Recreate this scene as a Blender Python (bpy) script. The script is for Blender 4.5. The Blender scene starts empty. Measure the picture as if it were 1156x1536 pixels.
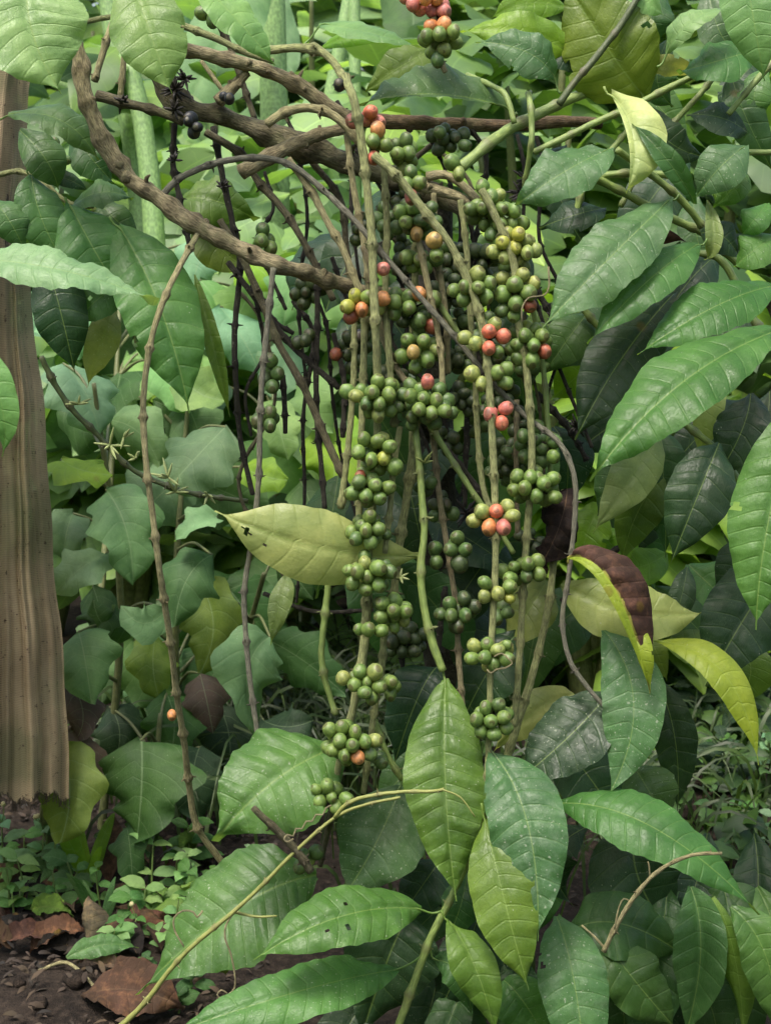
import bpy, math, random
import numpy as np
from mathutils import Vector, noise

SC = bpy.context.scene
COL = SC.collection
RND = random.Random(7)
PI = math.pi

# ------------------------------------------------------------------ camera
CAM = np.array((0.0, -1.4, 0.78)); PITCH = math.radians(10); VF = math.radians(36)
FPX = 768 / math.tan(VF / 2); D0 = 1.4
FW = np.array((0, math.cos(PITCH), -math.sin(PITCH))); UPV = np.array((0, math.sin(PITCH), math.cos(PITCH)))
RT = np.array((1.0, 0, 0)); ZUP = np.array((0, 0, 1.0))
cd = bpy.data.cameras.new('camera'); cam = bpy.data.objects.new('camera', cd); COL.objects.link(cam)
cam.location = CAM; cam.rotation_euler = (PI / 2 - PITCH, 0, 0)
cd.sensor_fit = 'VERTICAL'; cd.angle = VF; cd.clip_start = .02; cd.clip_end = 400
cd.dof.use_dof = True; cd.dof.focus_distance = 1.38; cd.dof.aperture_fstop = 13.0
SC.camera = cam

def at(x, y, z=0.0):
    """a point seen at photo pixel (x, y), z metres beyond the plane of the fruiting branches"""
    D = D0 + z
    return CAM + D * (FW + RT * ((x - 578) / FPX) + UPV * ((768 - y) / FPX))
def gz(x, y):
    return .018 * noise.noise(Vector((x * 3, y * 3, 0))) + .012 * noise.noise(Vector((x * 11, y * 11, 3)))
def ground(x, y):
    d = FW + RT * ((x - 578) / FPX) + UPV * ((768 - y) / FPX)
    p = CAM + d * (CAM[2] / -d[2])
    return np.array((p[0], p[1], gz(p[0], p[1])))
def pxm(p):
    return float(np.dot(p - CAM, FW)) / FPX        # metres per photo pixel at p
def nrm(a):
    return a / np.maximum(np.linalg.norm(a, axis=-1, keepdims=True), 1e-9)

# ------------------------------------------------------------------ objects
def link(name, me, parent=None, mat=None):
    o = bpy.data.objects.new(name, me); COL.objects.link(o)
    if parent is not None: o.parent = parent
    if mat is not None and me is not None and not me.materials: me.materials.append(mat)
    return o
def tag(o, label=None, cat=None, group=None, kind=None):
    for k, v in (('label', label), ('category', cat), ('group', group), ('kind', kind)):
        if v: o[k] = v
    return o
def thing(name, label, cat, loc=(0, 0, 0), group=None):
    o = bpy.data.objects.new(name, None); COL.objects.link(o)
    o.location = Vector([float(v) for v in loc]); o.empty_display_size = .05
    return tag(o, label, cat, group)
def mesh(name, verts, faces, uvs=None, smooth=True, off=None):
    verts = np.asarray(verts, dtype=np.float32)
    if off is not None: verts = verts - np.asarray(off, dtype=np.float32)
    me = bpy.data.meshes.new(name); me.from_pydata(verts.tolist(), [], faces)
    if uvs:
        vi = np.empty(len(me.loops), dtype=np.int32); me.loops.foreach_get('vertex_index', vi)
        for k, a in uvs.items():
            l = me.uv_layers.new(name=k); l.data.foreach_set('uv', np.asarray(a, dtype=np.float32)[vi].ravel())
    if smooth: me.polygons.foreach_set('use_smooth', [True] * len(me.polygons))
    me.update()
    return me
class MB:
    """collects pieces that become one mesh"""
    def __init__(s): s.v = []; s.f = []; s.uv = {'UVMap': [], 'vein': []}; s.n = 0
    def add(s, v, f, a=None, b=None):
        v = np.asarray(v, dtype=float); s.v.append(v); s.f += [tuple(i + s.n for i in q) for q in f]
        s.uv['UVMap'].append(np.zeros((len(v), 2)) if a is None else a); s.uv['vein'].append(np.zeros((len(v), 2)) if b is None else b)
        s.n += len(v)
    def build(s, name, mat, parent=None):
        off = None if parent is None else np.array(parent_loc(parent))
        me = mesh(name, np.concatenate(s.v), s.f, {k: np.concatenate(a) for k, a in s.uv.items()}, off=off)
        return link(name, me, parent, mat)
def parent_loc(o):
    p = np.zeros(3)
    while o is not None: p = p + np.array(o.location); o = o.parent
    return p

# ------------------------------------------------------------------ node helper
def newmat(name):
    m = bpy.data.materials.new(name); m.use_nodes = True; nt = m.node_tree; nt.nodes.clear()
    return m, nt
class G:
    def __init__(s, nt): s.nt = nt
    def n(s, t, ins=None, **kw):
        nd = s.nt.nodes.new(t)
        for k, v in kw.items(): setattr(nd, k, v)
        for k, v in (ins or {}).items():
            if isinstance(v, bpy.types.NodeSocket): s.nt.links.new(v, nd.inputs[k])
            else: nd.inputs[k].default_value = v
        return nd
    def m(s, op, a, b=None, c=None, clamp=False):
        nd = s.nt.nodes.new('ShaderNodeMath'); nd.operation = op; nd.use_clamp = clamp
        for i, v in enumerate((a, b, c)):
            if v is None: continue
            if isinstance(v, bpy.types.NodeSocket): s.nt.links.new(v, nd.inputs[i])
            else: nd.inputs[i].default_value = v
        return nd.outputs[0]
    def mr(s, v, a, b, c=0.0, d=1.0):
        return s.n('ShaderNodeMapRange', {0: v, 1: a, 2: b, 3: c, 4: d}, interpolation_type='SMOOTHSTEP').outputs[0]
    def mix(s, f, a, b, mode='MIX'):
        nd = s.nt.nodes.new('ShaderNodeMix'); nd.data_type = 'RGBA'; nd.blend_type = mode
        for i, v in ((0, f), (6, a), (7, b)):
            if isinstance(v, bpy.types.NodeSocket): s.nt.links.new(v, nd.inputs[i])
            else: nd.inputs[i].default_value = v if i == 0 else (*v, 1) if len(v) == 3 else v
        return nd.outputs[2]
    def noise(s, vec, scale, detail=3, rough=.55):
        return s.n('ShaderNodeTexNoise', {'Vector': vec, 'Scale': scale, 'Detail': detail, 'Roughness': rough}).outputs[0]

def leaf_material(name, rough=.40, trans=.3, veincol=(.24, .34, .09), lat=.5, spec=.36, rust=.5, bumpk=.6, hairy=False, dead=False):
    m, nt = newmat(name); g = G(nt)
    info = g.n('ShaderNodeObjectInfo'); col = info.outputs['Color']; dust = info.outputs['Alpha']; rnd = info.outputs['Random']
    uv2 = g.n('ShaderNodeUVMap', uv_map='vein').outputs[0]; uv1 = g.n('ShaderNodeUVMap', uv_map='UVMap').outputs[0]
    sp = g.n('ShaderNodeSeparateXYZ', {0: uv2}); phi, dist = sp.outputs[0], g.m('ABSOLUTE', sp.outputs[1])
    tc = g.n('ShaderNodeTexCoord').outputs['Object']
    pos = g.n('ShaderNodeVectorMath', {0: tc, 1: g.n('ShaderNodeCombineXYZ', {0: g.m('MULTIPLY', rnd, 31.0), 1: g.m('MULTIPLY', rnd, 17.0)}).outputs[0]}, operation='ADD').outputs[0]
    fr = g.m('ABSOLUTE', g.m('SUBTRACT', g.m('FRACT', g.m('ADD', phi, .5)), .5))
    latm = g.mr(fr, .04, .0, 0, 1); groove = g.mr(fr, .10, .0, 0, 1)
    # net of small veins between the side veins
    net = g.n('ShaderNodeTexVoronoi', {'Vector': g.n('ShaderNodeCombineXYZ', {0: phi, 1: g.m('MULTIPLY', sp.outputs[1], 26.0)}).outputs[0], 'Scale': 1.9}, feature='DISTANCE_TO_EDGE').outputs['Distance']
    netm = g.mr(net, .05, .0, 0, 1)
    mid = g.mr(dist, .012, .004, 0, 1)
    n1 = g.noise(pos, 22, 4); n2 = g.noise(pos, 130, 3)
    c = g.mix(g.mr(n1, .3, .72), g.mix(1.0, col, (.72, .78, .7), 'MULTIPLY'), g.mix(1.0, col, (1.28, 1.2, 1.15), 'MULTIPLY'))
    c = g.mix(g.m('MULTIPLY', g.mr(n2, .45, .75), .25), c, g.mix(1.0, c, (.62, .7, .6), 'MULTIPLY'))
    c = g.mix(g.m('MULTIPLY', netm, .24 * lat), c, g.mix(.4, c, veincol))
    vc = g.mix(.6, c, veincol)
    c = g.mix(g.m('MULTIPLY', latm, lat * .42), c, vc)
    c = g.mix(g.m('MULTIPLY', mid, .75), c, g.mix(.5, c, veincol))
    # rusty spots, sparse and different on each leaf
    vr = g.n('ShaderNodeTexVoronoi', {'Vector': pos, 'Scale': 30.0}, feature='F1')
    rs = g.m('MULTIPLY', g.mr(vr.outputs['Distance'], .2, .08), g.m('GREATER_THAN', g.n('ShaderNodeSeparateColor', {0: vr.outputs['Color']}).outputs[0], .955 if not dead else .7))
    c = g.mix(g.m('MULTIPLY', rs, rust), c, (.16, .10, .02))
    # grey-white dust and lichen flecks of several sizes
    flecks = []
    for sc_, thr in ((520.0, .10), (260.0, .30), (110.0, .62)):
        vd = g.n('ShaderNodeTexVoronoi', {'Vector': g.n('ShaderNodeVectorMath', {0: pos, 1: g.n('ShaderNodeVectorMath', {0: g.n('ShaderNodeTexNoise', {'Vector': pos, 'Scale': sc_ * 2.2}).outputs[1], 3: .9 / sc_}, operation='SCALE').outputs[0]}, operation='ADD').outputs[0], 'Scale': sc_}, feature='F1')
        sel = g.n('ShaderNodeSeparateColor', {0: vd.outputs['Color']})
        size = g.m('MULTIPLY', g.m('POWER', sel.outputs[1], 2.0), .34)
        on = g.m('GREATER_THAN', g.m('ADD', g.m('MULTIPLY', dust, .55), g.m('MULTIPLY', g.m('SUBTRACT', n1, .5), 1.3)), g.m('ADD', thr, sel.outputs[0]))
        flecks.append(g.m('MULTIPLY', g.mr(vd.outputs['Distance'], g.m('ADD', .1, size), g.m('MULTIPLY', size, .5)), on))
    fleck = g.m('MAXIMUM', flecks[0], g.m('MAXIMUM', flecks[1], flecks[2]))
    film = g.m('MULTIPLY', g.m('MULTIPLY', g.mr(g.noise(pos, 60, 5, .7), .42, .75), dust), .2)
    if dead: film = fleck = 0.0
    c = g.mix(film, c, (.36, .42, .34))
    c = g.mix(g.m('MULTIPLY', fleck, .55), c, (.46, .5, .40))
    if dead: c = g.mix(g.mr(g.noise(pos, 70, 5, .7), .45, .72), c, g.mix(1.0, c, (2.4, 2.2, 1.8), 'MULTIPLY'))
    if dead: c = g.mix(g.m('MULTIPLY', g.mr(g.m('ADD', g.m('MULTIPLY', g.m('SUBTRACT', g.noise(pos, 55, 4), .5), 1.5), g.m('SUBTRACT', g.m('MULTIPLY', g.mr(g.n('ShaderNodeSeparateXYZ', {0: uv1}).outputs[1], .72, .95), .9), g.m('MULTIPLY', dist, 7.5))), -.34, -.16), dust), c, (.36, .36, .08))
    # the underside of a leaf is paler and duller
    back = g.n('ShaderNodeNewGeometry').outputs['Backfacing']
    if not dead: c = g.mix(g.m('MULTIPLY', back, .55), c, g.mix(.35, g.mix(1.0, c, (1.3, 1.25, 1.2), 'MULTIPLY'), (.14, .19, .07)))
    n4 = g.noise(pos, 420, 3, .6)
    h = g.m('ADD', g.m('MULTIPLY', g.m('ADD', groove, g.m('MULTIPLY', netm, .35)), -.24), g.m('ADD', g.m('MULTIPLY', n2, .45), g.m('MULTIPLY', n4, .22)))
    c = g.mix(g.m('MULTIPLY', g.mr(n4, .4, .7), .28), c, g.mix(1.0, c, (.7, .75, .7), 'MULTIPLY'))
    c = g.mix(g.m('MULTIPLY', g.mr(g.noise(pos, 75, 4, .7), .62, .72), .16), c, g.mix(1.0, c, (1.5, 1.35, .9), 'MULTIPLY'))
    bump = g.n('ShaderNodeBump', {'Height': h, 'Strength': bumpk, 'Distance': .002}).outputs[0]
    ro = g.m('ADD', rough, g.m('ADD', g.m('MULTIPLY', fleck, .3), g.m('MULTIPLY', g.m('SUBTRACT', n1, .5), .35)))
    ro = g.m('ADD', ro, g.m('MULTIPLY', back, .2), clamp=True)
    bs = g.n('ShaderNodeBsdfPrincipled', {'Base Color': c, 'Roughness': ro, 'Normal': bump, 'Specular IOR Level': spec})
    tl = g.n('ShaderNodeBsdfTranslucent', {'Color': g.mix(1.0, c, (1.9, 1.9, .75), 'MULTIPLY') if not dead else c, 'Normal': bump})
    mx = g.n('ShaderNodeMixShader', {0: trans, 1: bs.outputs[0], 2: tl.outputs[0]})
    g.n('ShaderNodeOutputMaterial', {0: mx.outputs[0]})
    return m

def bark_material():
    m, nt = newmat('bark'); g = G(nt)
    info = g.n('ShaderNodeObjectInfo'); col = info.outputs['Color']; mossy = info.outputs['Alpha']
    uv = g.n('ShaderNodeUVMap', uv_map='UVMap').outputs[0]; tc = g.n('ShaderNodeTexCoord').outputs['Object']
    st = g.n('ShaderNodeMapping', {'Vector': uv, 'Scale': (5.0, 4.5, 1)}).outputs[0]
    fib = g.noise(st, 3.0, 6, .65)
    n1 = g.noise(tc, 45, 5, .65); n2 = g.noise(tc, 260, 3)
    c = g.mix(g.mr(fib, .34, .66), g.mix(1.0, col, (.48, .48, .44), 'MULTIPLY'), g.mix(1.0, col, (1.42, 1.42, 1.32), 'MULTIPLY'))
    c = g.mix(g.m('MULTIPLY', g.mr(n1, .5, .68), g.m('MULTIPLY', mossy, .7)), c, (.20, .22, .10))
    c = g.mix(g.m('MULTIPLY', g.mr(n1, .42, .30), .6), c, g.mix(1.0, c, (.4, .38, .35), 'MULTIPLY'))
    c = g.mix(g.m('MULTIPLY', g.mr(n2, .58, .72), .3), c, (.34, .32, .24))
    ring = g.n('ShaderNodeSeparateXYZ', {0: g.n('ShaderNodeUVMap', uv_map='vein').outputs[0]}).outputs[0]
    c = g.mix(g.m('MULTIPLY', ring, .6), c, g.mix(1.0, c, (.35, .32, .3), 'MULTIPLY'))
    bump = g.n('ShaderNodeBump', {'Height': g.m('ADD', g.m('MULTIPLY', fib, 1.0), g.m('MULTIPLY', n1, .6)), 'Strength': 1.0, 'Distance': .004}).outputs[0]
    bs = g.n('ShaderNodeBsdfPrincipled', {'Base Color': c, 'Roughness': .75, 'Normal': bump, 'Specular IOR Level': .3})
    g.n('ShaderNodeOutputMaterial', {0: bs.outputs[0]})
    return m
def stem_material():
    m, nt = newmat('green_stem'); g = G(nt)
    info = g.n('ShaderNodeObjectInfo'); col = info.outputs['Color']
    tc = g.n('ShaderNodeTexCoord').outputs['Object']; uv = g.n('ShaderNodeUVMap', uv_map='UVMap').outputs[0]
    st = g.noise(g.n('ShaderNodeMapping', {'Vector': uv, 'Scale': (5, 4.0, 1)}).outputs[0], 3.0, 5)
    n1 = g.noise(tc, 50, 4)
    c = g.mix(g.mr(st, .35, .68), g.mix(1.0, col, (.7, .72, .7), 'MULTIPLY'), g.mix(1.0, col, (1.3, 1.25, 1.2), 'MULTIPLY'))
    c = g.mix(g.m('MULTIPLY', g.mr(n1, .55, .7), g.m('MULTIPLY', info.outputs['Alpha'], 2.5, clamp=True)), c, g.mix(.5, c, (.14, .10, .05)))
    ring = g.n('ShaderNodeSeparateXYZ', {0: g.n('ShaderNodeUVMap', uv_map='vein').outputs[0]}).outputs[0]
    c = g.mix(g.m('MULTIPLY', ring, .55), c, (.09, .07, .04))
    bump = g.n('ShaderNodeBump', {'Height': g.m('ADD', st, n1), 'Strength': .35, 'Distance': .002}).outputs[0]
    bs = g.n('ShaderNodeBsdfPrincipled', {'Base Color': c, 'Roughness': .5, 'Normal': bump})
    g.n('ShaderNodeOutputMaterial', {0: bs.outputs[0]})
    return m
def berry_material():
    m, nt = newmat('coffee_berry'); g = G(nt)
    info = g.n('ShaderNodeObjectInfo'); col = info.outputs['Color']; rnd = info.outputs['Random']; ripe = info.outputs['Alpha']
    tc = g.n('ShaderNodeTexCoord').outputs['Object']
    pos = g.n('ShaderNodeVectorMath', {0: tc, 1: g.n('ShaderNodeCombineXYZ', {0: g.m('MULTIPLY', rnd, 9.0), 2: rnd}).outputs[0]}, operation='ADD').outputs[0]
    n1 = g.noise(pos, 1.6, 3); n2 = g.noise(pos, 9.0, 3)
    c = g.mix(g.mr(n1, .3, .7), g.mix(1.0, col, (.68, .72, .7), 'MULTIPLY'), g.mix(1.0, col, (1.3, 1.25, 1.1), 'MULTIPLY'))
    c = g.mix(g.m('MULTIPLY', g.mr(n1, .55, .8), g.m('MULTIPLY', ripe, .7)), c, (.42, .27, .07))
    c = g.mix(g.m('MULTIPLY', g.mr(n2, .62, .74), .3), c, (.34, .36, .2))
    z = g.n('ShaderNodeSeparateXYZ', {0: tc}).outputs[2]
    r2 = g.m('SQRT', g.m('SUBTRACT', 1.0, g.m('MULTIPLY', z, z), clamp=True))
    eye = g.m('MULTIPLY', g.m('GREATER_THAN', z, .7), g.mr(r2, .25, .12))
    ringm = g.m('MULTIPLY', g.m('GREATER_THAN', z, .7), g.mr(g.m('ABSOLUTE', g.m('SUBTRACT', r2, .3)), .12, .02))
    c = g.mix(g.m('MULTIPLY', ringm, .18), c, (.30, .30, .13))
    c = g.mix(g.m('MULTIPLY', eye, .65), c, (.06, .045, .02))
    bump = g.n('ShaderNodeBump', {'Height': n2, 'Strength': .12, 'Distance': .05}).outputs[0]
    bs = g.n('ShaderNodeBsdfPrincipled', {'Base Color': c, 'Roughness': g.m('ADD', .33, g.m('MULTIPLY', n1, .25)), 'Normal': bump, 'Subsurface Weight': .08, 'Subsurface Radius': (.3, .3, .1), 'Subsurface Scale': .3})
    g.n('ShaderNodeOutputMaterial', {0: bs.outputs[0]})
    return m
def soil_material():
    m, nt = newmat('soil'); g = G(nt)
    tc = g.n('ShaderNodeTexCoord').outputs['Object']
    n1 = g.noise(tc, 9, 6, .6); n2 = g.noise(tc, 90, 6, .7); n3 = g.noise(tc, 500, 3, .6)
    c = g.mix(g.mr(n1, .35, .7), (.016, .012, .009), (.042, .031, .023))
    c = g.mix(g.mr(n2, .42, .72), c, (.068, .05, .037))
    c = g.mix(g.m('MULTIPLY', g.mr(n3, .55, .75), .5), c, (.018, .013, .01))
    gr = g.mr(g.noise(tc, 14, 4), .62, .72)
    c = g.mix(g.m('MULTIPLY', gr, .5), c, (.035, .05, .015))
    bump = g.n('ShaderNodeBump', {'Height': g.m('ADD', g.m('MULTIPLY', n2, 1.0), g.m('MULTIPLY', n3, .35)), 'Strength': 1.0, 'Distance': .012}).outputs[0]
    bs = g.n('ShaderNodeBsdfPrincipled', {'Base Color': c, 'Roughness': .9, 'Normal': bump, 'Specular IOR Level': .2})
    g.n('ShaderNodeOutputMaterial', {0: bs.outputs[0]})
    return m
def net_material():
    m, nt = newmat('netting'); g = G(nt)
    uv = g.n('ShaderNodeUVMap', uv_map='UVMap').outputs[0]; tc = g.n('ShaderNodeTexCoord').outputs['Object']
    sp = g.n('ShaderNodeSeparateXYZ', {0: uv})
    th = [g.m('ABSOLUTE', g.m('SUBTRACT', g.m('FRACT', g.m('MULTIPLY', sp.outputs[i], 380.0)), .5)) for i in (0, 1)]
    thread = g.m('MAXIMUM', *[g.mr(t, .10, .26) for t in th])
    n1 = g.noise(tc, 14, 5, .6); n2 = g.noise(tc, 120, 4, .7)
    n3 = g.noise(g.n('ShaderNodeMapping', {'Vector': tc, 'Scale': (60, 60, 4)}).outputs[0], 1.0, 4)
    c = g.mix(g.mr(n1, .3, .7), (.29, .228, .14), (.43, .345, .215))
    c = g.mix(g.m('MULTIPLY', g.mr(n3, .45, .7), .12), c, (.15, .12, .07))
    z = g.n('ShaderNodeSeparateXYZ', {0: tc}).outputs[2]
    c = g.mix(g.m('MULTIPLY', g.mr(g.noise(tc, 7, 4), .5, .65), .7), c, (.12, .13, .062))
    c = g.mix(g.mr(n2, .60, .70), c, (.05, .03, .022))
    c = g.mix(g.m('ADD', .15, g.m('MULTIPLY', thread, .35)), g.mix(1.0, c, (.7, .7, .7), 'MULTIPLY'), g.mix(1.0, c, (1.6, 1.6, 1.6), 'MULTIPLY'))
    bump = g.n('ShaderNodeBump', {'Height': g.m('ADD', thread, n2), 'Strength': .6, 'Distance': .0015}).outputs[0]
    bs = g.n('ShaderNodeBsdfPrincipled', {'Base Color': c, 'Roughness': .8, 'Normal': bump, 'Specular IOR Level': .2})
    tl = g.n('ShaderNodeBsdfTranslucent', {'Color': c})
    tr = g.n('ShaderNodeBsdfTransparent')
    a = g.n('ShaderNodeMixShader', {0: .4, 1: bs.outputs[0], 2: tl.outputs[0]})
    b = g.n('ShaderNodeMixShader', {0: g.m('MULTIPLY', g.m('SUBTRACT', 1.0, thread), .28), 1: a.outputs[0], 2: tr.outputs[0]})
    g.n('ShaderNodeOutputMaterial', {0: b.outputs[0]})
    return m
def mass_material(name, dark, light, rough=.5, trans=.35):
    m, nt = newmat(name); g = G(nt)
    r = g.n('ShaderNodeNewGeometry').outputs['Random Per Island']
    tc = g.n('ShaderNodeTexCoord').outputs['Object']
    c = g.mix(r, dark, light)
    c = g.mix(g.mr(g.noise(tc, 9, 3), .4, .65), c, g.mix(1.0, c, (1.3, 1.25, .7), 'MULTIPLY'))
    sp = g.n('ShaderNodeSeparateXYZ', {0: g.n('ShaderNodeUVMap', uv_map='vein').outputs[0]})
    fr = g.m('ABSOLUTE', g.m('SUBTRACT', g.m('FRACT', sp.outputs[0]), .5))
    vein = g.m('MAXIMUM', g.mr(g.m('ABSOLUTE', sp.outputs[1]), .02, .008), g.m('MULTIPLY', g.mr(fr, .06, .0), .5))
    c = g.mix(g.m('MULTIPLY', vein, .45), c, g.mix(1.0, c, (1.8, 1.7, 1.6), 'MULTIPLY'))
    c = g.mix(g.m('MULTIPLY', g.mr(g.noise(tc, 60, 4, .7), .5, .72), .35), c, g.mix(1.0, c, (.6, .62, .6), 'MULTIPLY'))
    bs = g.n('ShaderNodeBsdfPrincipled', {'Base Color': c, 'Roughness': rough})
    tl = g.n('ShaderNodeBsdfTranslucent', {'Color': g.mix(1.0, c, (1.7, 1.8, .8), 'MULTIPLY')})
    g.n('ShaderNodeOutputMaterial', {0: g.n('ShaderNodeMixShader', {0: trans, 1: bs.outputs[0], 2: tl.outputs[0]}).outputs[0]})
    return m

M_LEAF = leaf_material('coffee_leaf')
M_EGG = leaf_material('aubergine_leaf', rough=.62, trans=.3, veincol=(.24, .34, .18), lat=.8, spec=.35, rust=.3, hairy=True, bumpk=.5)
M_DEAD = leaf_material('withered_leaf', rough=.8, trans=.1, veincol=(.12, .08, .05), lat=.5, spec=.2, rust=.6, dead=True, bumpk=.8)
M_BARK = bark_material(); M_STEM = stem_material(); M_BERRY = berry_material(); M_SOIL = soil_material(); M_NET = net_material()
M_GRASS = mass_material('grass_blades', (.014, .03, .009), (.045, .085, .02))
M_FAR = mass_material('far_foliage', (.03, .075, .022), (.24, .38, .16))  # dark end of the range stands in for shaded gaps between leaves
M_LOW = mass_material('ground_cover', (.016, .045, .012), (.065, .14, .03))

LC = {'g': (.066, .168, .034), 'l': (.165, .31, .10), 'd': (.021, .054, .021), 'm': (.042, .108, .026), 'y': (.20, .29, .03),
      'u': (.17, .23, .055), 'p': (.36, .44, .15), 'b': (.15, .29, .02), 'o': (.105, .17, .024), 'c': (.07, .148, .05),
      'v': (.082, .172, .028), 'n': (.062, .036, .025), 'k': (.014, .011, .011), 'w': (.072, .055, .042), 's': (.155, .29, .15), 'e': (.10, .20, .092), 'z': (.25, .30, .10)}  # d, m: dark leaves taken darker for shade; b: brightened as if backlit
BC = {'brown': (.30, .255, .155, .7), 'tan': (.40, .365, .20, .5), 'grey': (.22, .215, .17, .3), 'dark': (.042, .038, .03, .1), 'gg': (.32, .345, .155, .8),
      'green': (.18, .255, .07, .2), 'red': (.19, .13, .08, .3), 'dg': (.06, .085, .028, .2), 'pale': (.42, .37, .22, .3), 'yel': (.225, .25, .07, .15), 'dun': (.145, .13, .08, .6), 'ban': (.20, .33, .12, 0)}

# ------------------------------------------------------------------ leaves
def profile(t, kind, sk=1.0):
    if kind == 'coffee':
        c = np.clip(t / .955, 0, 1)
        h = np.sin(PI * c ** (.93 * sk)) ** .82
        h = h * np.where(t > .8, 1 - .35 * np.clip((t - .8) / .155, 0, 1) ** 1.2, 1)
        return np.maximum(np.maximum(h, .085 * (1 - t)), .02)
    if kind == 'egg':
        h = np.sin(PI * np.clip(t, 0, 1) ** .72) ** .72
        return np.maximum(h * (1 + .17 * np.sin(t * 2 * PI * 2.6 + .4) * np.clip(t * 5, 0, 1)), .012)
    if kind == 'weed':
        return np.maximum(np.sin(PI * t ** .78) ** .95, .02)
    if kind == 'blade':
        return np.maximum(np.sin(PI * np.clip(t * .9 + .1, 0, 1) ** .8) ** .7, .03)
    if kind == 'paddle':
        return np.maximum(np.clip(np.sin(PI * t ** .85), 0, 1) ** .55, .03)
def leaf_arrays(pts, w, kind='coffee', n=40, m=18, up=.45, roll=0.0, twist=0.0, fold=.18, curl=.25, quilt=1.0, wave=1.0, nv=11, bites=(), seed=0, petiole=None, facing=True, normal=None, half=None, sk=1.0):
    rs = np.random.RandomState(seed)
    b, mm, tp = [np.asarray(p, float) for p in pts]
    q = 2 * mm - (b + tp) / 2
    t = np.linspace(0, 1, n + 1)
    C = ((1 - t) ** 2)[:, None] * b + (2 * t * (1 - t))[:, None] * q + (t ** 2)[:, None] * tp
    T = nrm((2 * (1 - t))[:, None] * (q - b) + (2 * t)[:, None] * (tp - q))
    L = float(np.sum(np.linalg.norm(np.diff(C, axis=0), axis=1)))
    V = nrm(CAM - C)
    Nn = V + up * ZUP if normal is None else np.tile(np.asarray(normal, float), (n + 1, 1))
    N = nrm(Nn - np.sum(Nn * T, 1, keepdims=True) * T); S = np.cross(T, N)
    a = (math.radians(roll) + math.radians(twist) * (t - .5))[:, None]
    N, S = np.cos(a) * N + np.sin(a) * S, np.cos(a) * S - np.sin(a) * N
    if facing:
        sv = np.mean(np.sqrt(np.clip(1 - np.sum(S * V, 1) ** 2, .1, 1)))
        W = w / 2 / max(.45, sv * math.cos(fold))
    else: W = w / 2
    u = np.linspace(-1, 1, m + 1); u = np.sign(u) * np.abs(u) ** .9
    if half: u = np.where(u * half < 0, u * .18, u)
    U, TT = np.meshgrid(u, t); au = np.abs(U)
    h = profile(TT, kind, sk)
    # uneven outline
    ph = rs.rand(6) * 6.28
    edge = 1 + .035 * np.sin(TT * 9 + ph[0] + (U > 0) * 2) + .02 * np.sin(TT * 23 + ph[1] + (U > 0) * 1.3) + .008 * np.sin(TT * 2 * PI * nv + ph[2])
    hw = h * W * (1 + (edge - 1) * au ** 2)
    phi = nv * (TT - (.13 if kind == 'coffee' else .2) * au ** 1.35 * h * W / (.25 * L + 1e-6) * .8) + .3
    phi = phi + .13 * np.sin(TT * 9 + ph[0] * 3 + (U > 0) * 2.1) + .05 * np.sin(TT * 23 + ph[1] * 2 + (U > 0) * 4) + (U > 0) * .37 + .03 * np.sin(U * 5 + TT * 9 + ph[2])
    fr = phi - np.floor(phi)
    amp_ = .75 + .3 * np.sin(np.floor(phi) * 2.4 + ph[3] + (U > 0) * 2) + .12 * np.sin(U * 9 + TT * 17 + ph[4])
    bul = (np.abs(np.sin(PI * fr)) ** .55) * amp_ * np.clip(au * 5, 0, 1) * (1 - au ** 4)
    hgt = quilt * W * .062 * bul * np.clip(h * 2, 0, 1)
    hgt += wave * W * .06 * au ** 3 * np.sin(TT * (13 + 5 * rs.rand()) + ph[3] + (U > 0) * 1.9) + wave * W * .035 * au ** 3 * np.sin(TT * 31 + ph[4] + (U > 0))
    hgt += wave * W * .05 * np.clip(au - .45, 0, 1) ** 1.2 * np.sin(2 * PI * phi) * (kind == 'coffee') * 1.1
    hgt += wave * W * .09 * np.sin(TT * 4.2 + ph[5]) * U
    hgt += math.tan(fold) * au * hw - curl * au ** 2 * hw
    hgt -= .02 * W * np.exp(-(au * h / .06) ** 2)
    cf = math.cos(fold)
    P = C[:, None, :] + S[:, None, :] * (U * hw * cf)[:, :, None] + N[:, None, :] * (hgt * cf)[:, :, None]
    idx = np.arange((n + 1) * (m + 1)).reshape(n + 1, m + 1)
    F = np.stack([idx[:-1, :-1], idx[:-1, 1:], idx[1:, 1:], idx[1:, :-1]], -1).reshape(-1, 4)
    if len(bites):
        cu = (U * h)[:-1, :-1] + (U * h)[1:, 1:]; ct = TT[:-1, :-1] + TT[1:, 1:]
        keep = np.ones(cu.shape, bool); asp = L / W
        for (bu, bt, br) in bites:
            dd = np.sqrt((cu / 2 - bu) ** 2 + ((ct / 2 - bt) * asp) ** 2)
            keep &= dd > br * (1 + .35 * rs.rand(*cu.shape) * 0 + .25 * np.sin(7 * np.arctan2(ct / 2 - bt, cu / 2 - bu)))
        F = F[keep.ravel()]
    V_ = P.reshape(-1, 3); uv = np.stack([U.ravel() * .5 + .5, TT.ravel()], 1); v2 = np.stack([phi.ravel(), (U * h).ravel() * .5], 1)
    F = [tuple(int(k) for k in f) for f in F]
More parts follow.
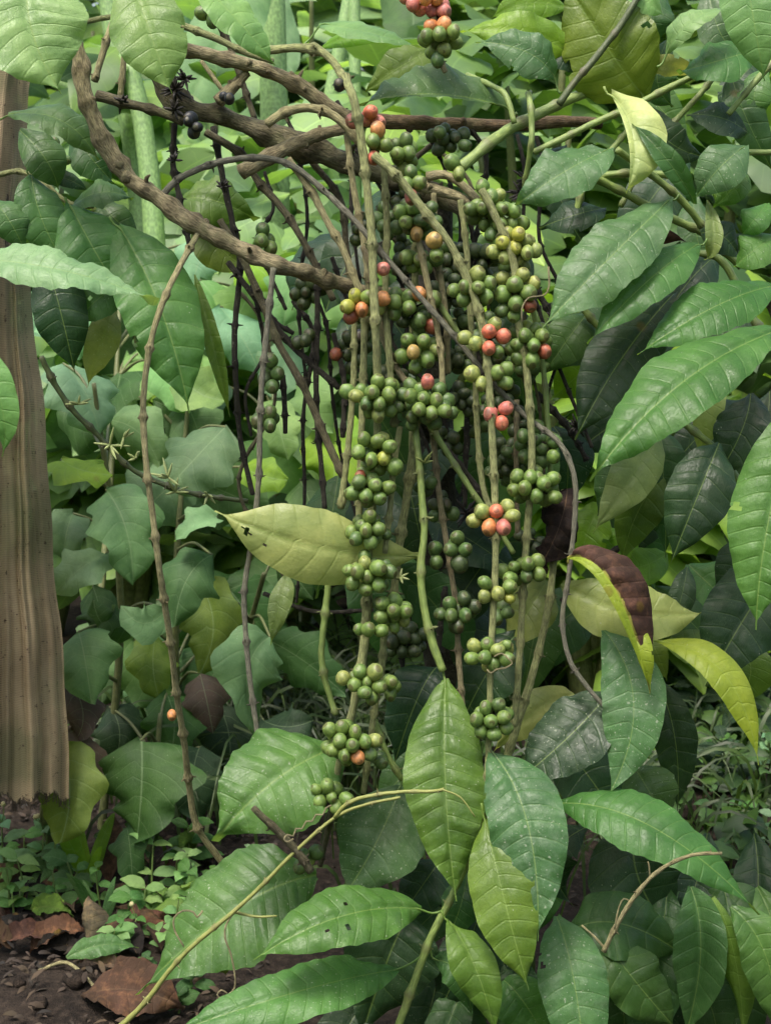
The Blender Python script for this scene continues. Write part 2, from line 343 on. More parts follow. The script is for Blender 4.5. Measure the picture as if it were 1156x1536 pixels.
    if petiole is not None:
        pe = np.asarray(petiole, float); k = 6
        r = max(.0009, W * .035)
        tv, tf, tu, _ = tube_arrays([pe, (pe + b) / 2 + np.array((0, 0, -.003)), C[1], C[min(n, 5)] - N[min(n, 5)] * r * .8], [r * 1.2, r, r * .9, r * .3], sides=k, step=.004)
        F += [tuple(i + len(V_) for i in f) for f in tf]
        V_ = np.concatenate([V_, tv]); uv = np.concatenate([uv, np.full((len(tv), 2), .5)]); v2 = np.concatenate([v2, np.tile((.25, 0.0), (len(tv), 1))])
    return V_, F, uv, v2

def catmull(P, step):
    P = np.asarray(P, float)
    if len(P) == 2: P = np.array([P[0], (P[0] + P[1]) / 2, P[1]])
    Q = np.concatenate([[2 * P[0] - P[1]], P, [2 * P[-1] - P[-2]]])
    out = []; par = []
    for i in range(len(P) - 1):
        p0, p1, p2, p3 = Q[i:i + 4]; k = max(2, int(np.linalg.norm(p2 - p1) / step))
        for j in range(k):
            t = j / k
            out.append(.5 * ((2 * p1) + (p2 - p0) * t + (2 * p0 - 5 * p1 + 4 * p2 - p3) * t ** 2 + (3 * p1 - p0 - 3 * p2 + p3) * t ** 3)); par.append(i + t)
    out.append(P[-1]); par.append(len(P) - 1)
    return np.array(out), np.array(par)
def tube_arrays(P, R, sides=10, step=.004, rough=0.0, nodes=None, nodeamp=.4, seed=0, cap=True):
    if len(P) == 2: P = [P[0], (np.asarray(P[0]) + np.asarray(P[1])) / 2, P[1]]; R = [R[0], (R[0] + R[1]) / 2, R[1]]
    C, par = catmull(P, step); r = np.interp(par, np.arange(len(R)), R)
    s = np.concatenate([[0], np.cumsum(np.linalg.norm(np.diff(C, axis=0), axis=1))])
    ring = np.zeros(len(C))
    if nodes is not None:
        for sn in nodes:
            k = np.exp(-((s - sn) / (np.interp(sn, s, r) * .75 + .0006)) ** 2); ring = np.maximum(ring, k)
        r = r * (1 + nodeamp * ring)
    T = nrm(np.gradient(C, axis=0)); N = np.zeros_like(C)
    a = np.array((0, -1.0, .2)); n0 = nrm(a - a.dot(T[0]) * T[0])
    for i in range(len(C)):
        n0 = nrm(n0 - n0.dot(T[i]) * T[i]); N[i] = n0
    B = np.cross(T, N)
    th = np.linspace(0, 2 * PI, sides, endpoint=False)
    rr = r[:, None] * np.ones(sides)
    if rough:
        rs = np.random.RandomState(seed); p = rs.rand(8) * 6.28; k = 1 / max(float(np.mean(r)), 1e-4)
        sk_ = s[:, None] * k
        rr = rr * (1 + rough * (.55 * np.sin(sk_ * .55 + p[0]) * np.sin(th[None] * 2 + p[1]) + .5 * np.sin(sk_ * .9 + p[2]) * np.sin(th[None] + p[3] + .8 * np.sin(sk_ * .21))
             + .4 * np.sin(sk_ * 1.7 + p[4]) * np.sin(th[None] * 3 + p[5]) + .35 * np.sin(sk_ * .37 + p[6]) + .3 * np.sin(sk_ * 2.7 + p[7]) * np.sin(th[None] * 4 + p[2])))
    P3 = C[:, None, :] + rr[:, :, None] * (np.cos(th)[None, :, None] * N[:, None, :] + np.sin(th)[None, :, None] * B[:, None, :])
    n = len(C); V = P3.reshape(-1, 3)
    F = []
    for i in range(n - 1):
        for j in range(sides):
            k = (j + 1) % sides; F.append((i * sides + j, i * sides + k, (i + 1) * sides + k, (i + 1) * sides + j))
    uv = np.stack([np.abs(np.tile(th, n) / PI - 1), np.repeat(s, sides) * 10], 1); v2 = np.stack([np.repeat(ring, sides), np.zeros(n * sides)], 1)
    if cap:
        for (i, e, sg) in ((0, C[0] - T[0] * r[0] * .3, 1), (n - 1, C[-1] + T[-1] * r[-1] * .3, -1)):
            ci = len(V); V = np.concatenate([V, [e]]); uv = np.concatenate([uv, [(0, s[i] * 10)]]); v2 = np.concatenate([v2, [(.6, 0)]])
            for j in range(sides):
                k = (j + 1) % sides; q = (i * sides + k, i * sides + j, ci); F.append(q if sg > 0 else q[::-1])
    return V, F, uv, v2
SEED = [100]
def jit(c, k=.15):
    r = RND.uniform(1 - k, 1 + k); return (c[0] * r * RND.uniform(1 - k, 1 + k), c[1] * r, c[2] * r * RND.uniform(1 - k, 1 + k))
def leaf(parent, spec, w, z=0.0, dz=0.0, c='g', dust=.25, arch=.015, pet=None, label=None, mat=None, name='leaf', res=1.0, zp=None, **kw):
    P = [tuple(float(v) for v in s.split(',')) for s in spec.split()]
    SEED[0] += 1
    pts = [at(*P[0], z), at(*P[1], z + dz / 2 - arch), at(*P[2], z + dz)]
    wm = w * pxm(pts[1])
    pe = None
    if pet: px, py = (float(v) for v in pet.split(',')); pe = at(px, py, z if zp is None else zp)
    L = math.dist(P[0], P[1]) + math.dist(P[1], P[2])
    n = int(max(14, min(60, L * .17)) * res); m = int(max(8, min(24, w * .2)) * res)
    kw.setdefault('nv', max(7, min(14, int(L / 23))))
    kw.setdefault('wave', .8 + RND.random() * .7)
    if 'bites' not in kw and 'half' not in kw and mat is None and RND.random() < .38:      # insect damage
        kw['bites'] = [(RND.choice((-1, 1)) * RND.uniform(.8, 1.0), RND.uniform(.2, .8), RND.uniform(.05, .16)) for _ in range(RND.randint(1, 2))]
    v, f, uv, v2 = leaf_arrays(pts, wm, n=n, m=m + m % 2, seed=SEED[0], petiole=pe, **kw)
    me = mesh(name, v, f, {'UVMap': uv, 'vein': v2}, off=parent_loc(parent))
    o = link(name, me, parent, mat or M_LEAF); o.color = (*jit(LC[c]), dust)
    if label: o['label'] = label
    return o
def leaf3(parent, pts, w, c='g', dust=0.0, mat=None, name='leaf', label=None, k=.15, **kw):
    SEED[0] += 1
    kw.setdefault('n', 16); kw.setdefault('m', 8)
    v, f, uv, v2 = leaf_arrays(pts, w, seed=SEED[0], **kw)
    me = mesh(name, v, f, {'UVMap': uv, 'vein': v2}, off=parent_loc(parent) if parent else None)
    o = link(name, me, parent, mat or M_LEAF); o.color = (*jit(LC[c] if isinstance(c, str) else c, k), dust)
    if label: o['label'] = label
    return o
def branch(parent, spec, d0, d1, z=0.0, z1=None, c='brown', node=75, name='branch', amp=.42, rough=.10, label=None, mat=None, buds=True, zs=None, ds=None):
    P = [tuple(float(v) for v in s.split(',')) for s in spec.split()]; n = len(P)
    if z1 is None: z1 = z
    zz = zs or [z + (z1 - z) * i / (n - 1) for i in range(n)]
    W = [at(p[0], p[1], q) for p, q in zip(P, zz)]
    R = [(ds[i] if ds else d0 + (d1 - d0) * i / (n - 1)) / 2 * pxm(W[i]) for i in range(n)]
    SEED[0] += 1; rs = random.Random(SEED[0])
    tot = sum(np.linalg.norm(W[i + 1] - W[i]) for i in range(n - 1)); nodes = []
    if node:
        s = node * 5.9e-4 * rs.uniform(.4, .9)
        while s < tot: nodes.append(s); s += node * 5.9e-4 * rs.uniform(.8, 1.2)
    big = max(d0, d1) > 18
    v, f, uv, v2 = tube_arrays(W, R, sides=16 if big else 10, step=.0028 if big else .0035, rough=rough, nodes=nodes or None, nodeamp=amp, seed=SEED[0])
    mb = MB(); mb.add(v, f, uv, v2)
    if big and buds:
        C, par = catmull(W, .004); T = nrm(np.gradient(C, axis=0))
        for k in range(max(3, len(C) // 16)):
            i = rs.randrange(4, len(C) - 2); r_ = float(np.interp(par[i], np.arange(n), R)); a = np.array((rs.uniform(-1, 1), rs.uniform(-1, .1), rs.uniform(-.8, .8))); a = nrm(a - a.dot(T[i]) * T[i]); q = rs.uniform(.35, .6)
            tv, tf, tu, _ = tube_arrays([C[i] + a * r_ * .5, C[i] + a * r_ * 1.0 + T[i] * r_ * .1, C[i] + a * r_ * rs.uniform(1.15, 1.4) + T[i] * r_ * .2], [r_ * q * 1.5, r_ * q, r_ * q * .75], sides=10, step=.0015, rough=.2, seed=k)
            mb.add(tv, tf, tu, np.tile((.25, 0), (len(tv), 1)))
    if buds and nodes:                                  # dry stubs left at the nodes
        C, par = catmull(W, .004); s = np.concatenate([[0], np.cumsum(np.linalg.norm(np.diff(C, axis=0), axis=1))]); T = nrm(np.gradient(C, axis=0))
        for sn in nodes:
            i = int(np.argmin(abs(s - sn))); r = float(np.interp(par[i], np.arange(n), R))
            for k in range(rs.randint(1, 4) if not big else rs.randint(0, 1)):
                a = np.array((rs.uniform(-1, 1), rs.uniform(-1, .6), rs.uniform(-.4, .4))); a = nrm(a - a.dot(T[i]) * T[i])
                l = r * rs.uniform(.5, 1.5) + .001
                tv, tf, tu, _ = tube_arrays([C[i] + a * r * .7, C[i] + a * (r + l * .5) + T[i] * l * rs.uniform(-.3, .3), C[i] + a * (r + l)], [r * .34, r * .28, r * .12], sides=5, step=.002)
                mb.add(tv, tf, tu, np.tile((.9, 0), (len(tv), 1)))
    o = mb.build(name, mat or (M_STEM if c in ('green', 'dg', 'yel', 'ban') else M_BARK), parent); o.color = BC[c] if len(BC[c]) == 4 else (*BC[c], .2)
    if label: o['label'] = label
    return o

# ------------------------------------------------------------------ berries
def berry_me(seed):
    rs = np.random.RandomState(seed); V = []; F = []; nu, nv_ = 14, 10
    V.append((0, 0, 1.0))
    for i in range(1, nv_):
        a = PI * i / nv_
        for j in range(nu): V.append((math.sin(a) * math.cos(2 * PI * j / nu), math.sin(a) * math.sin(2 * PI * j / nu), math.cos(a)))
    V.append((0, 0, -1.0)); V = np.array(V)
    p = rs.rand(3) * 6
    V *= (1 + .05 * np.sin(V[:, 0] * 2.3 + p[0]) + .05 * np.sin(V[:, 1] * 2.6 + p[1]) + .03 * np.sin(V[:, 2] * 4 + p[2]))[:, None]
    rr = np.sqrt(V[:, 0] ** 2 + V[:, 1] ** 2); top = V[:, 2] > 0
    V[:, 2] -= np.where(top, .10 * np.exp(-(rr / .22) ** 2), 0)
    V[:, 2] *= 1.02 + .2 * rs.rand()
    V[:, 0] *= 1 - .12 * rs.rand()
    for j in range(nu): F.append((0, 1 + j, 1 + (j + 1) % nu))
    for i in range(nv_ - 2):
        for j in range(nu):
            a = 1 + i * nu + j; b = 1 + i * nu + (j + 1) % nu; F.append((a, a + nu, b + nu, b))
    e = len(V) - 1; o = 1 + (nv_ - 2) * nu
    for j in range(nu): F.append((e, o + (j + 1) % nu, o + j))
    me = mesh('berry', V, F); me.materials.append(M_BERRY); return me
BERRIES = [berry_me(i) for i in range(10)]
BERRY_PROTO = bpy.data.objects.new('berry', BERRIES[0])
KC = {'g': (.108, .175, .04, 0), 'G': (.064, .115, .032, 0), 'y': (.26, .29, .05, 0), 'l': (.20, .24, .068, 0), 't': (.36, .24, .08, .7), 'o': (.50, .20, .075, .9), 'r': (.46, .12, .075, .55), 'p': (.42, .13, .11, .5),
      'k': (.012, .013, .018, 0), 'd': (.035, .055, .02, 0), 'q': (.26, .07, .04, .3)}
def cluster(parent, x, y, rw, rh, n, z=-.012, c='g', R=12.0, ex='', seed=0, name='berry_cluster', label=None, depth=None, dark=True, mix=.25):
    """a knot of berries round a node; ex lists berries that can be told apart: 'x,y,colour ...' in photo pixels"""
    rs = random.Random(seed * 77 + int(x * 3 + y)); ctr = at(x, y, z); px = pxm(ctr)
    fixed = []; 
    for e in ex.split():
        a = e.split(','); rr = float(a[3]) if len(a) > 3 else R
        fixed.append([np.array((float(a[0]) - x, y - float(a[1]), 0.0)), rr, a[2]])
    dp = depth or max(R * 1.1, min(rw, rh) * .8)
    P = []; rad = []; cc = []; fx = []
    for p, rr, col in fixed:
        q = p.copy(); q[2] = dp * math.sqrt(max(.05, 1 - min(.95, (p[0] / (rw + R)) ** 2 + (p[1] / (rh + R)) ** 2))) + R * .25
        P.append(q); rad.append(rr); cc.append(col); fx.append(True)
    for i in range(n):
        for _ in range(30):
            v = np.array([rs.gauss(0, 1) for _ in range(3)]); v /= np.linalg.norm(v) + 1e-6
            if v[2] < -.75: continue
            s = rs.uniform(.55, 1.0); q = np.array((v[0] * rw * s, v[1] * rh * s, v[2] * dp * s)); break
        P.append(q); rad.append(R * rs.uniform(.82, 1.1)); fx.append(False)
        cc.append(c if rs.random() > mix else rs.choice({'g': 'GGly', 'G': 'Gdg', 'l': 'lygl', 'd': 'dGd', 'k': 'k', 'r': 'rop', 'y': 'yl', 'p': 'rpo'}.get(c, c)))
    P = np.array(P); rad = np.array(rad); N = len(P); fx = np.array(fx)
    for it in range(90):
        if N < 2: break
        d = P[:, None] - P[None]; dist = np.linalg.norm(d, axis=2) + 1e-6; need = (rad[:, None] + rad[None]) * .9; np.fill_diagonal(dist, 1e9)
        ov = np.clip(need - dist, 0, None); push = np.sum(d / dist[:, :, None] * ov[:, :, None] * .45, axis=1)
        push[fx, :2] *= .15
        P += push; P[~fx] *= np.array((1 - .012 * min(1, R / rw), 1 - .012 * min(1, R / rh), .985))
    B = [ctr + px * (RT * p[0] + UPV * p[1] - FW * p[2]) for p in P]
    pl = parent_loc(parent)
    mb = MB()                                            # dark knot of old flower stalks that carries the berries
    for b, r in zip(B, rad):
        a = ctr + (b - ctr) * .1
        tv, tf, tu, t2 = tube_arrays([a, (a + b) / 2 + px * np.array([rs.uniform(-2, 2) for _ in range(3)]), b + (a - b) * .25], [px * 1.7, px * 1.4, px * 1.5], sides=5, step=.004); mb.add(tv, tf, tu, t2)
    for k in range(int(3 + N * .5)):
        v = nrm(np.array([rs.gauss(0, 1) for _ in range(3)])) * np.array((rw, rw * .6, rh)) * .35 * px
        tv, tf, tu, t2 = tube_arrays([ctr + v * .1, ctr + v * .7, ctr + v], [px * 2.6, px * 3.2, px * 1.2], sides=5, step=.004); mb.add(tv, tf, tu, t2)
    k = mb.build(name, M_BARK, parent); k.color = (.03, .024, .016, .2) if dark else (.12, .13, .05, .2)
    if label: k['label'] = label
    for b, r, col in zip(B, rad, cc):
        o = BERRY_PROTO.copy(); o.data = BERRIES[rs.randrange(10)]; COL.objects.link(o); o.parent = k
        o.location = Vector([float(q) for q in (b - pl)]); o.scale = (float(r * px),) * 3
        dr = nrm((b - ctr) + .5 * px * R * np.array([rs.gauss(0, 1) for _ in range(3)]) - FW * px * R * .2)
        o.rotation_mode = 'QUATERNION'; o.rotation_quaternion = Vector([float(q) for q in dr]).to_track_quat('Z', 'Y')
        kc = KC[col]; f = rs.uniform(.85, 1.15)
        o.color = (kc[0] * f * rs.uniform(.92, 1.08), kc[1] * f, kc[2] * f, kc[3])
        if col in 'rpq': o['label'] = 'ripe red coffee berry'
        elif col == 'o': o['label'] = 'orange ripening coffee berry'
        elif col == 't': o['label'] = 'tan yellow ripening coffee berry'
        elif col == 'k': o['label'] = 'dried black coffee berry'
    return k

# ================================================================== the fruiting coffee shrub
base = ground(655, 1350) ; base[1] += .25
SH = thing('coffee_shrub', 'coffee shrub with bent woody limbs and hanging strings of green and red berries', 'coffee shrub', base)
b = lambda *a, **k: branch(SH, *a, **k)
# trunk and limbs
b('700,1420 690,1250 672,1060 665,900 662,760 655,620 648,480 655,380 660,300', 74, 40, z=.34, z1=.13, c='dark', node=120, name='trunk', amp=.15, rough=.16)
b('215,70 235,110 262,150 300,168 345,178 420,208 490,232 560,258 630,282 690,312 712,330', 20, 30, ds=[19, 22, 36, 26, 29, 32, 33, 30, 27, 23, 18], zs=[.02, .02, .02, .02, .03, .03, .04, .05, .05, .04, .05], c='dun', node=70, name='limb', amp=.3, rough=.28)
b('178,50 225,66 290,78 345,90 400,106 450,130 495,160 535,182', 21, 20, z=-.02, z1=.03, c='brown', node=55, name='limb', amp=.22, rough=.18)
b('530,180 600,183 680,187 770,188 850,182 900,186', 23, 16, z=.03, z1=.10, c='red', node=130, name='limb', amp=.12, rough=.1)
b('104,20 114,60 121,92 127,140 150,200 188,260 235,296 290,335 350,368 410,395 470,413 530,432 610,444 700,447', 27, 18, ds=[14, 18, 24, 24, 25, 25, 25, 24, 24, 23, 21, 19, 17, 16], zs=[-.03] * 10 + [0, .03, .05, .07], c='brown', node=48, name='limb', amp=.26, rough=.2)
b('362,258 395,240 430,222 475,203 530,190', 24, 17, z=-.01, z1=.02, c='brown', node=70, amp=.2)
b('640,265 665,262 690,275 716,300', 14, 12, z=.015, c='pale', node=0); b('600,270 650,284 690,296 714,312', 20, 12, z=.02, c='pale', node=0)
b('400,186 425,170 455,162 490,168 520,190 540,216', 14, 12, z=-.01, c='tan', node=60)
b('327,153 350,130 371,108', 20, 14, z=.01, c='brown', node=0)
b('145,143 190,155 240,168 275,184', 16, 12, z=.01, c='dun', node=50)
b('127,33 150,28 178,24', 8, 8, z=.0, c='gg', node=0); b('273,38 325,58 367,78 410,92', 11, 9, z=.03, c='gg', node=60)
# the long arching twig
b('245,291 272,266 330,243 392,237 440,250 490,290 540,340 580,388 625,440 680,503 740,576 790,626 838,664 860,712 862,770 853,860 843,930 854,990 880,1030 908,1062', 10, 7, zs=[-.03, -.03, -.03, -.03, -.035, -.035, -.04, -.04, -.04, -.04, -.04, -.04, -.045, -.05, -.05, -.05, -.05, -.05, -.05, -.05], c='grey', node=60, amp=.35)
# fruiting strings
b('405,75 450,72 486,80 510,108 528,142 541,204 550,280 557,350 560,420 563,492 566,560 566,640 560,720 556,800 552,890', 13, 12, zs=[0, -.02, -.025, -.035] + [-.062] * 6 + [-.05, -.035, -.02, -.01, -.01], c='gg', node=95, amp=.65)
b('551,826 551,895 545,975 535,1034 524,1085 508,1146 499,1200', 16, 10, z=-.03, c='gg', node=95, amp=.65)
b('560,232 600,270 640,322 672,362 697,412 716,462 728,520 734,590 738,660 741,720 743,800 742,870 738,940 735,1010 734,1080 731,1150 728,1200 722,1250 701,1293', 13, 9, z=-.068, z1=-.06, c='gg', node=85, amp=.6)
b('701,1293 672,1355 645,1408 622,1470 597,1540', 10, 13, z=-.05, c='green', node=85, amp=.35)
b('722,284 745,330 770,395 777,483 789,552 796,640 797,700 790,800 785,870 780,960 775,1040 770,1090', 12, 10, z=-.055, z1=-.04, c='gg', node=85, amp=.55)
b('832,790 828,860 822,910 808,975 790,1040 774,1092 758,1142', 11, 12, z=-.02, c='gg', node=70, amp=.4)
b('299,347 275,390 250,440 230,498 219,560 215,620 220,700 229,770 239,850 248,910 257,970 265,1040 276,1110 284,1180 296,1240 332,1292', 9, 10, zs=[-.03, -.05, -.065, -.07, -.07, -.07, -.07, -.06, -.05, -.03, -.01, .02, .05, .08, .10, .12], c='tan', node=85, amp=.75)
b('410,402 402,480 393,570 390,640 388,720 380,800 367,880 368,940 375,1020 388,1112', 9, 8, z=-.04, z1=.0, c='grey', node=80, amp=.65)
b('320,190 335,270 350,340 360,400 352,500 355,590 361,660 379,742', 10, 8, z=.06, c='dark', node=75)
b('432,238 467,287 492,335 512,368 528,408 541,440', 11, 11, z=-.03, c='tan', node=70, amp=.4)
b('545,370 558,410 573,500 594,550 614,580', 11, 10, z=-.02, c='brown', node=60, amp=.65)
b('330,330 364,388 396,461 418,515 455,580 490,661 515,715', 11, 12, z=.04, c='dun', node=75, amp=.4)
b('342,393 385,450 430,510 470,548 508,582', 9, 9, z=.05, c='dark', node=60)
b('309,198 364,233 385,269 420,309 442,340 467,385 500,450', 12, 10, z=.05, c='dun', node=70)
b('476,395 476,480 474,560 476,640 481,690 487,763', 9, 8, z=.05, c='dark', node=55, amp=.6)
b('575,240 580,340 578,440 584,540 592,640', 10, 10, z=-.03, c='gg', node=80, amp=.65); b('612,250 622,330 640,420 660,520 664,600', 10, 9, z=-.03, c='tan', node=80, amp=.65)
b('520,200 530,280 545,360 552,430 548,500', 10, 9, z=.0, c='tan', node=80, amp=.65); b('690,300 700,380 705,470 712,560 716,650 724,730 742,780', 9, 9, z=-.02, c='gg', node=80, amp=.65)
b('650,290 655,380 668,470 672,560', 9, 9, z=.0, c='tan', node=80); b('770,390 800,470 815,560 822,650 826,720', 9, 8, z=-.01, c='green', node=70); b('600,640 590,700 585,760 577,830', 10, 9, z=-.035, c='gg', node=80, amp=.65)
b('548,440 546,515 543,625 540,700 538,780', 11, 10, z=-.01, c='gg', node=90)
b('531,480 531,550 527,617 520,690 511,763', 9, 10, z=.0, c='gg', node=80, amp=.65)
b('622,600 620,650 618,690 609,752 600,808 594,859 588,905 576,955 572,1005 560,1077 545,1190', 15, 9, z=-.01, c='gg', node=80, amp=.65)
b('622,640 628,690 633,752 636,800 631,852 635,906 648,963 664,1006', 10, 13, z=-.03, c='green', node=85, amp=.35)
b('655,452 689,503 720,560', 9, 9, z=-.02, c='green', node=60); b('632,616 655,655 682,697 711,742 735,775 770,830', 10, 8, z=-.01, c='green', node=55)
b('668,672 700,712 728,748', 10, 9, z=.0, c='dark', node=40)
b('640,600 649,655 656,723 662,768 671,823 678,870 685,914 687,975 694,1070', 9, 9, z=.0, c='brown', node=65, amp=.65)
b('503,770 496,830 491,890 484,954 482,985 489,1026 504,1072', 11, 9, z=.05, c='green', node=80, amp=.65)
b('424,563 427,610 428,650', 9, 7, z=.05, c='dark', node=40); b('500,500 516,574 514,656', 8, 8, z=.04, c='dark', node=40)
b('700,620 698,697 697,760', 8, 7, z=.04, c='dark', node=40); b('600,905 602,980 610,1060', 8, 7, z=.05, c='dark', node=40); b('655,1000 660,940 668,880', 10, 8, z=.06, c='dark', node=30)
b('171,30 160,62 142,122', 10, 10, z=.04, c='tan', node=50); b('190,32 186,90 181,146', 9, 9, z=.03, c='tan', node=50)
b('262,185 260,247 269,295 284,366', 9, 8, z=.04, c='dark', node=45, amp=.7); b('302,91 335,137', 7, 7, z=.04, c='tan', node=0)
b('324,27 345,70 360,113 382,178', 10, 9, z=.05, c='dun', node=45, amp=.6)
b('440,200 470,245 510,300 520,380 530,470', 11, 9, z=.06, c='dun', node=60); b('585,250 590,320 600,400', 9, 9, z=.07, c='dark', node=60)
b('625,330 622,420 618,520', 11, 10, z=.02, c='gg', node=60); b('693,330 690,420 685,560', 10, 8, z=.08, c='dark', node=60); b('560,330 600,260 668,200', 9, 9, z=.07, c='dun', node=50)
b('649,-20 651,29 658,84 668,108', 9, 8, z=-.01, c='tan', node=45, amp=.65); b('388,440 410,480 440,500', 8, 7, z=.06, c='dark', node=30)
b('395,890 470,917 560,915', 7, 6, z=.12, c='dark', node=40); b('562,1080 580,1130 603,1170', 9, 9, z=.0, c='green', node=60); b('800,430 860,520 905,545', 9, 7, z=.08, c='dark', node=25, amp=.8)
b('805,590 850,640 880,690', 9, 7, z=.09, c='dark', node=25, amp=.8); b('775,600 774,700 776,800', 8, 8, z=.02, c='brown', node=60); b('845,735 830,830 826,900', 9, 9, z=.01, c='gg', node=60)
b('510,1160 480,1300', 10, 8, z=.02, c='dun', node=50)
# flowering twig on the left
b('62,535 85,580 112,618 140,645 165,672 200,705 250,728 300,742 372,752', 9, 7, z=.08, z1=.12, c='dg', node=45, amp=.65)

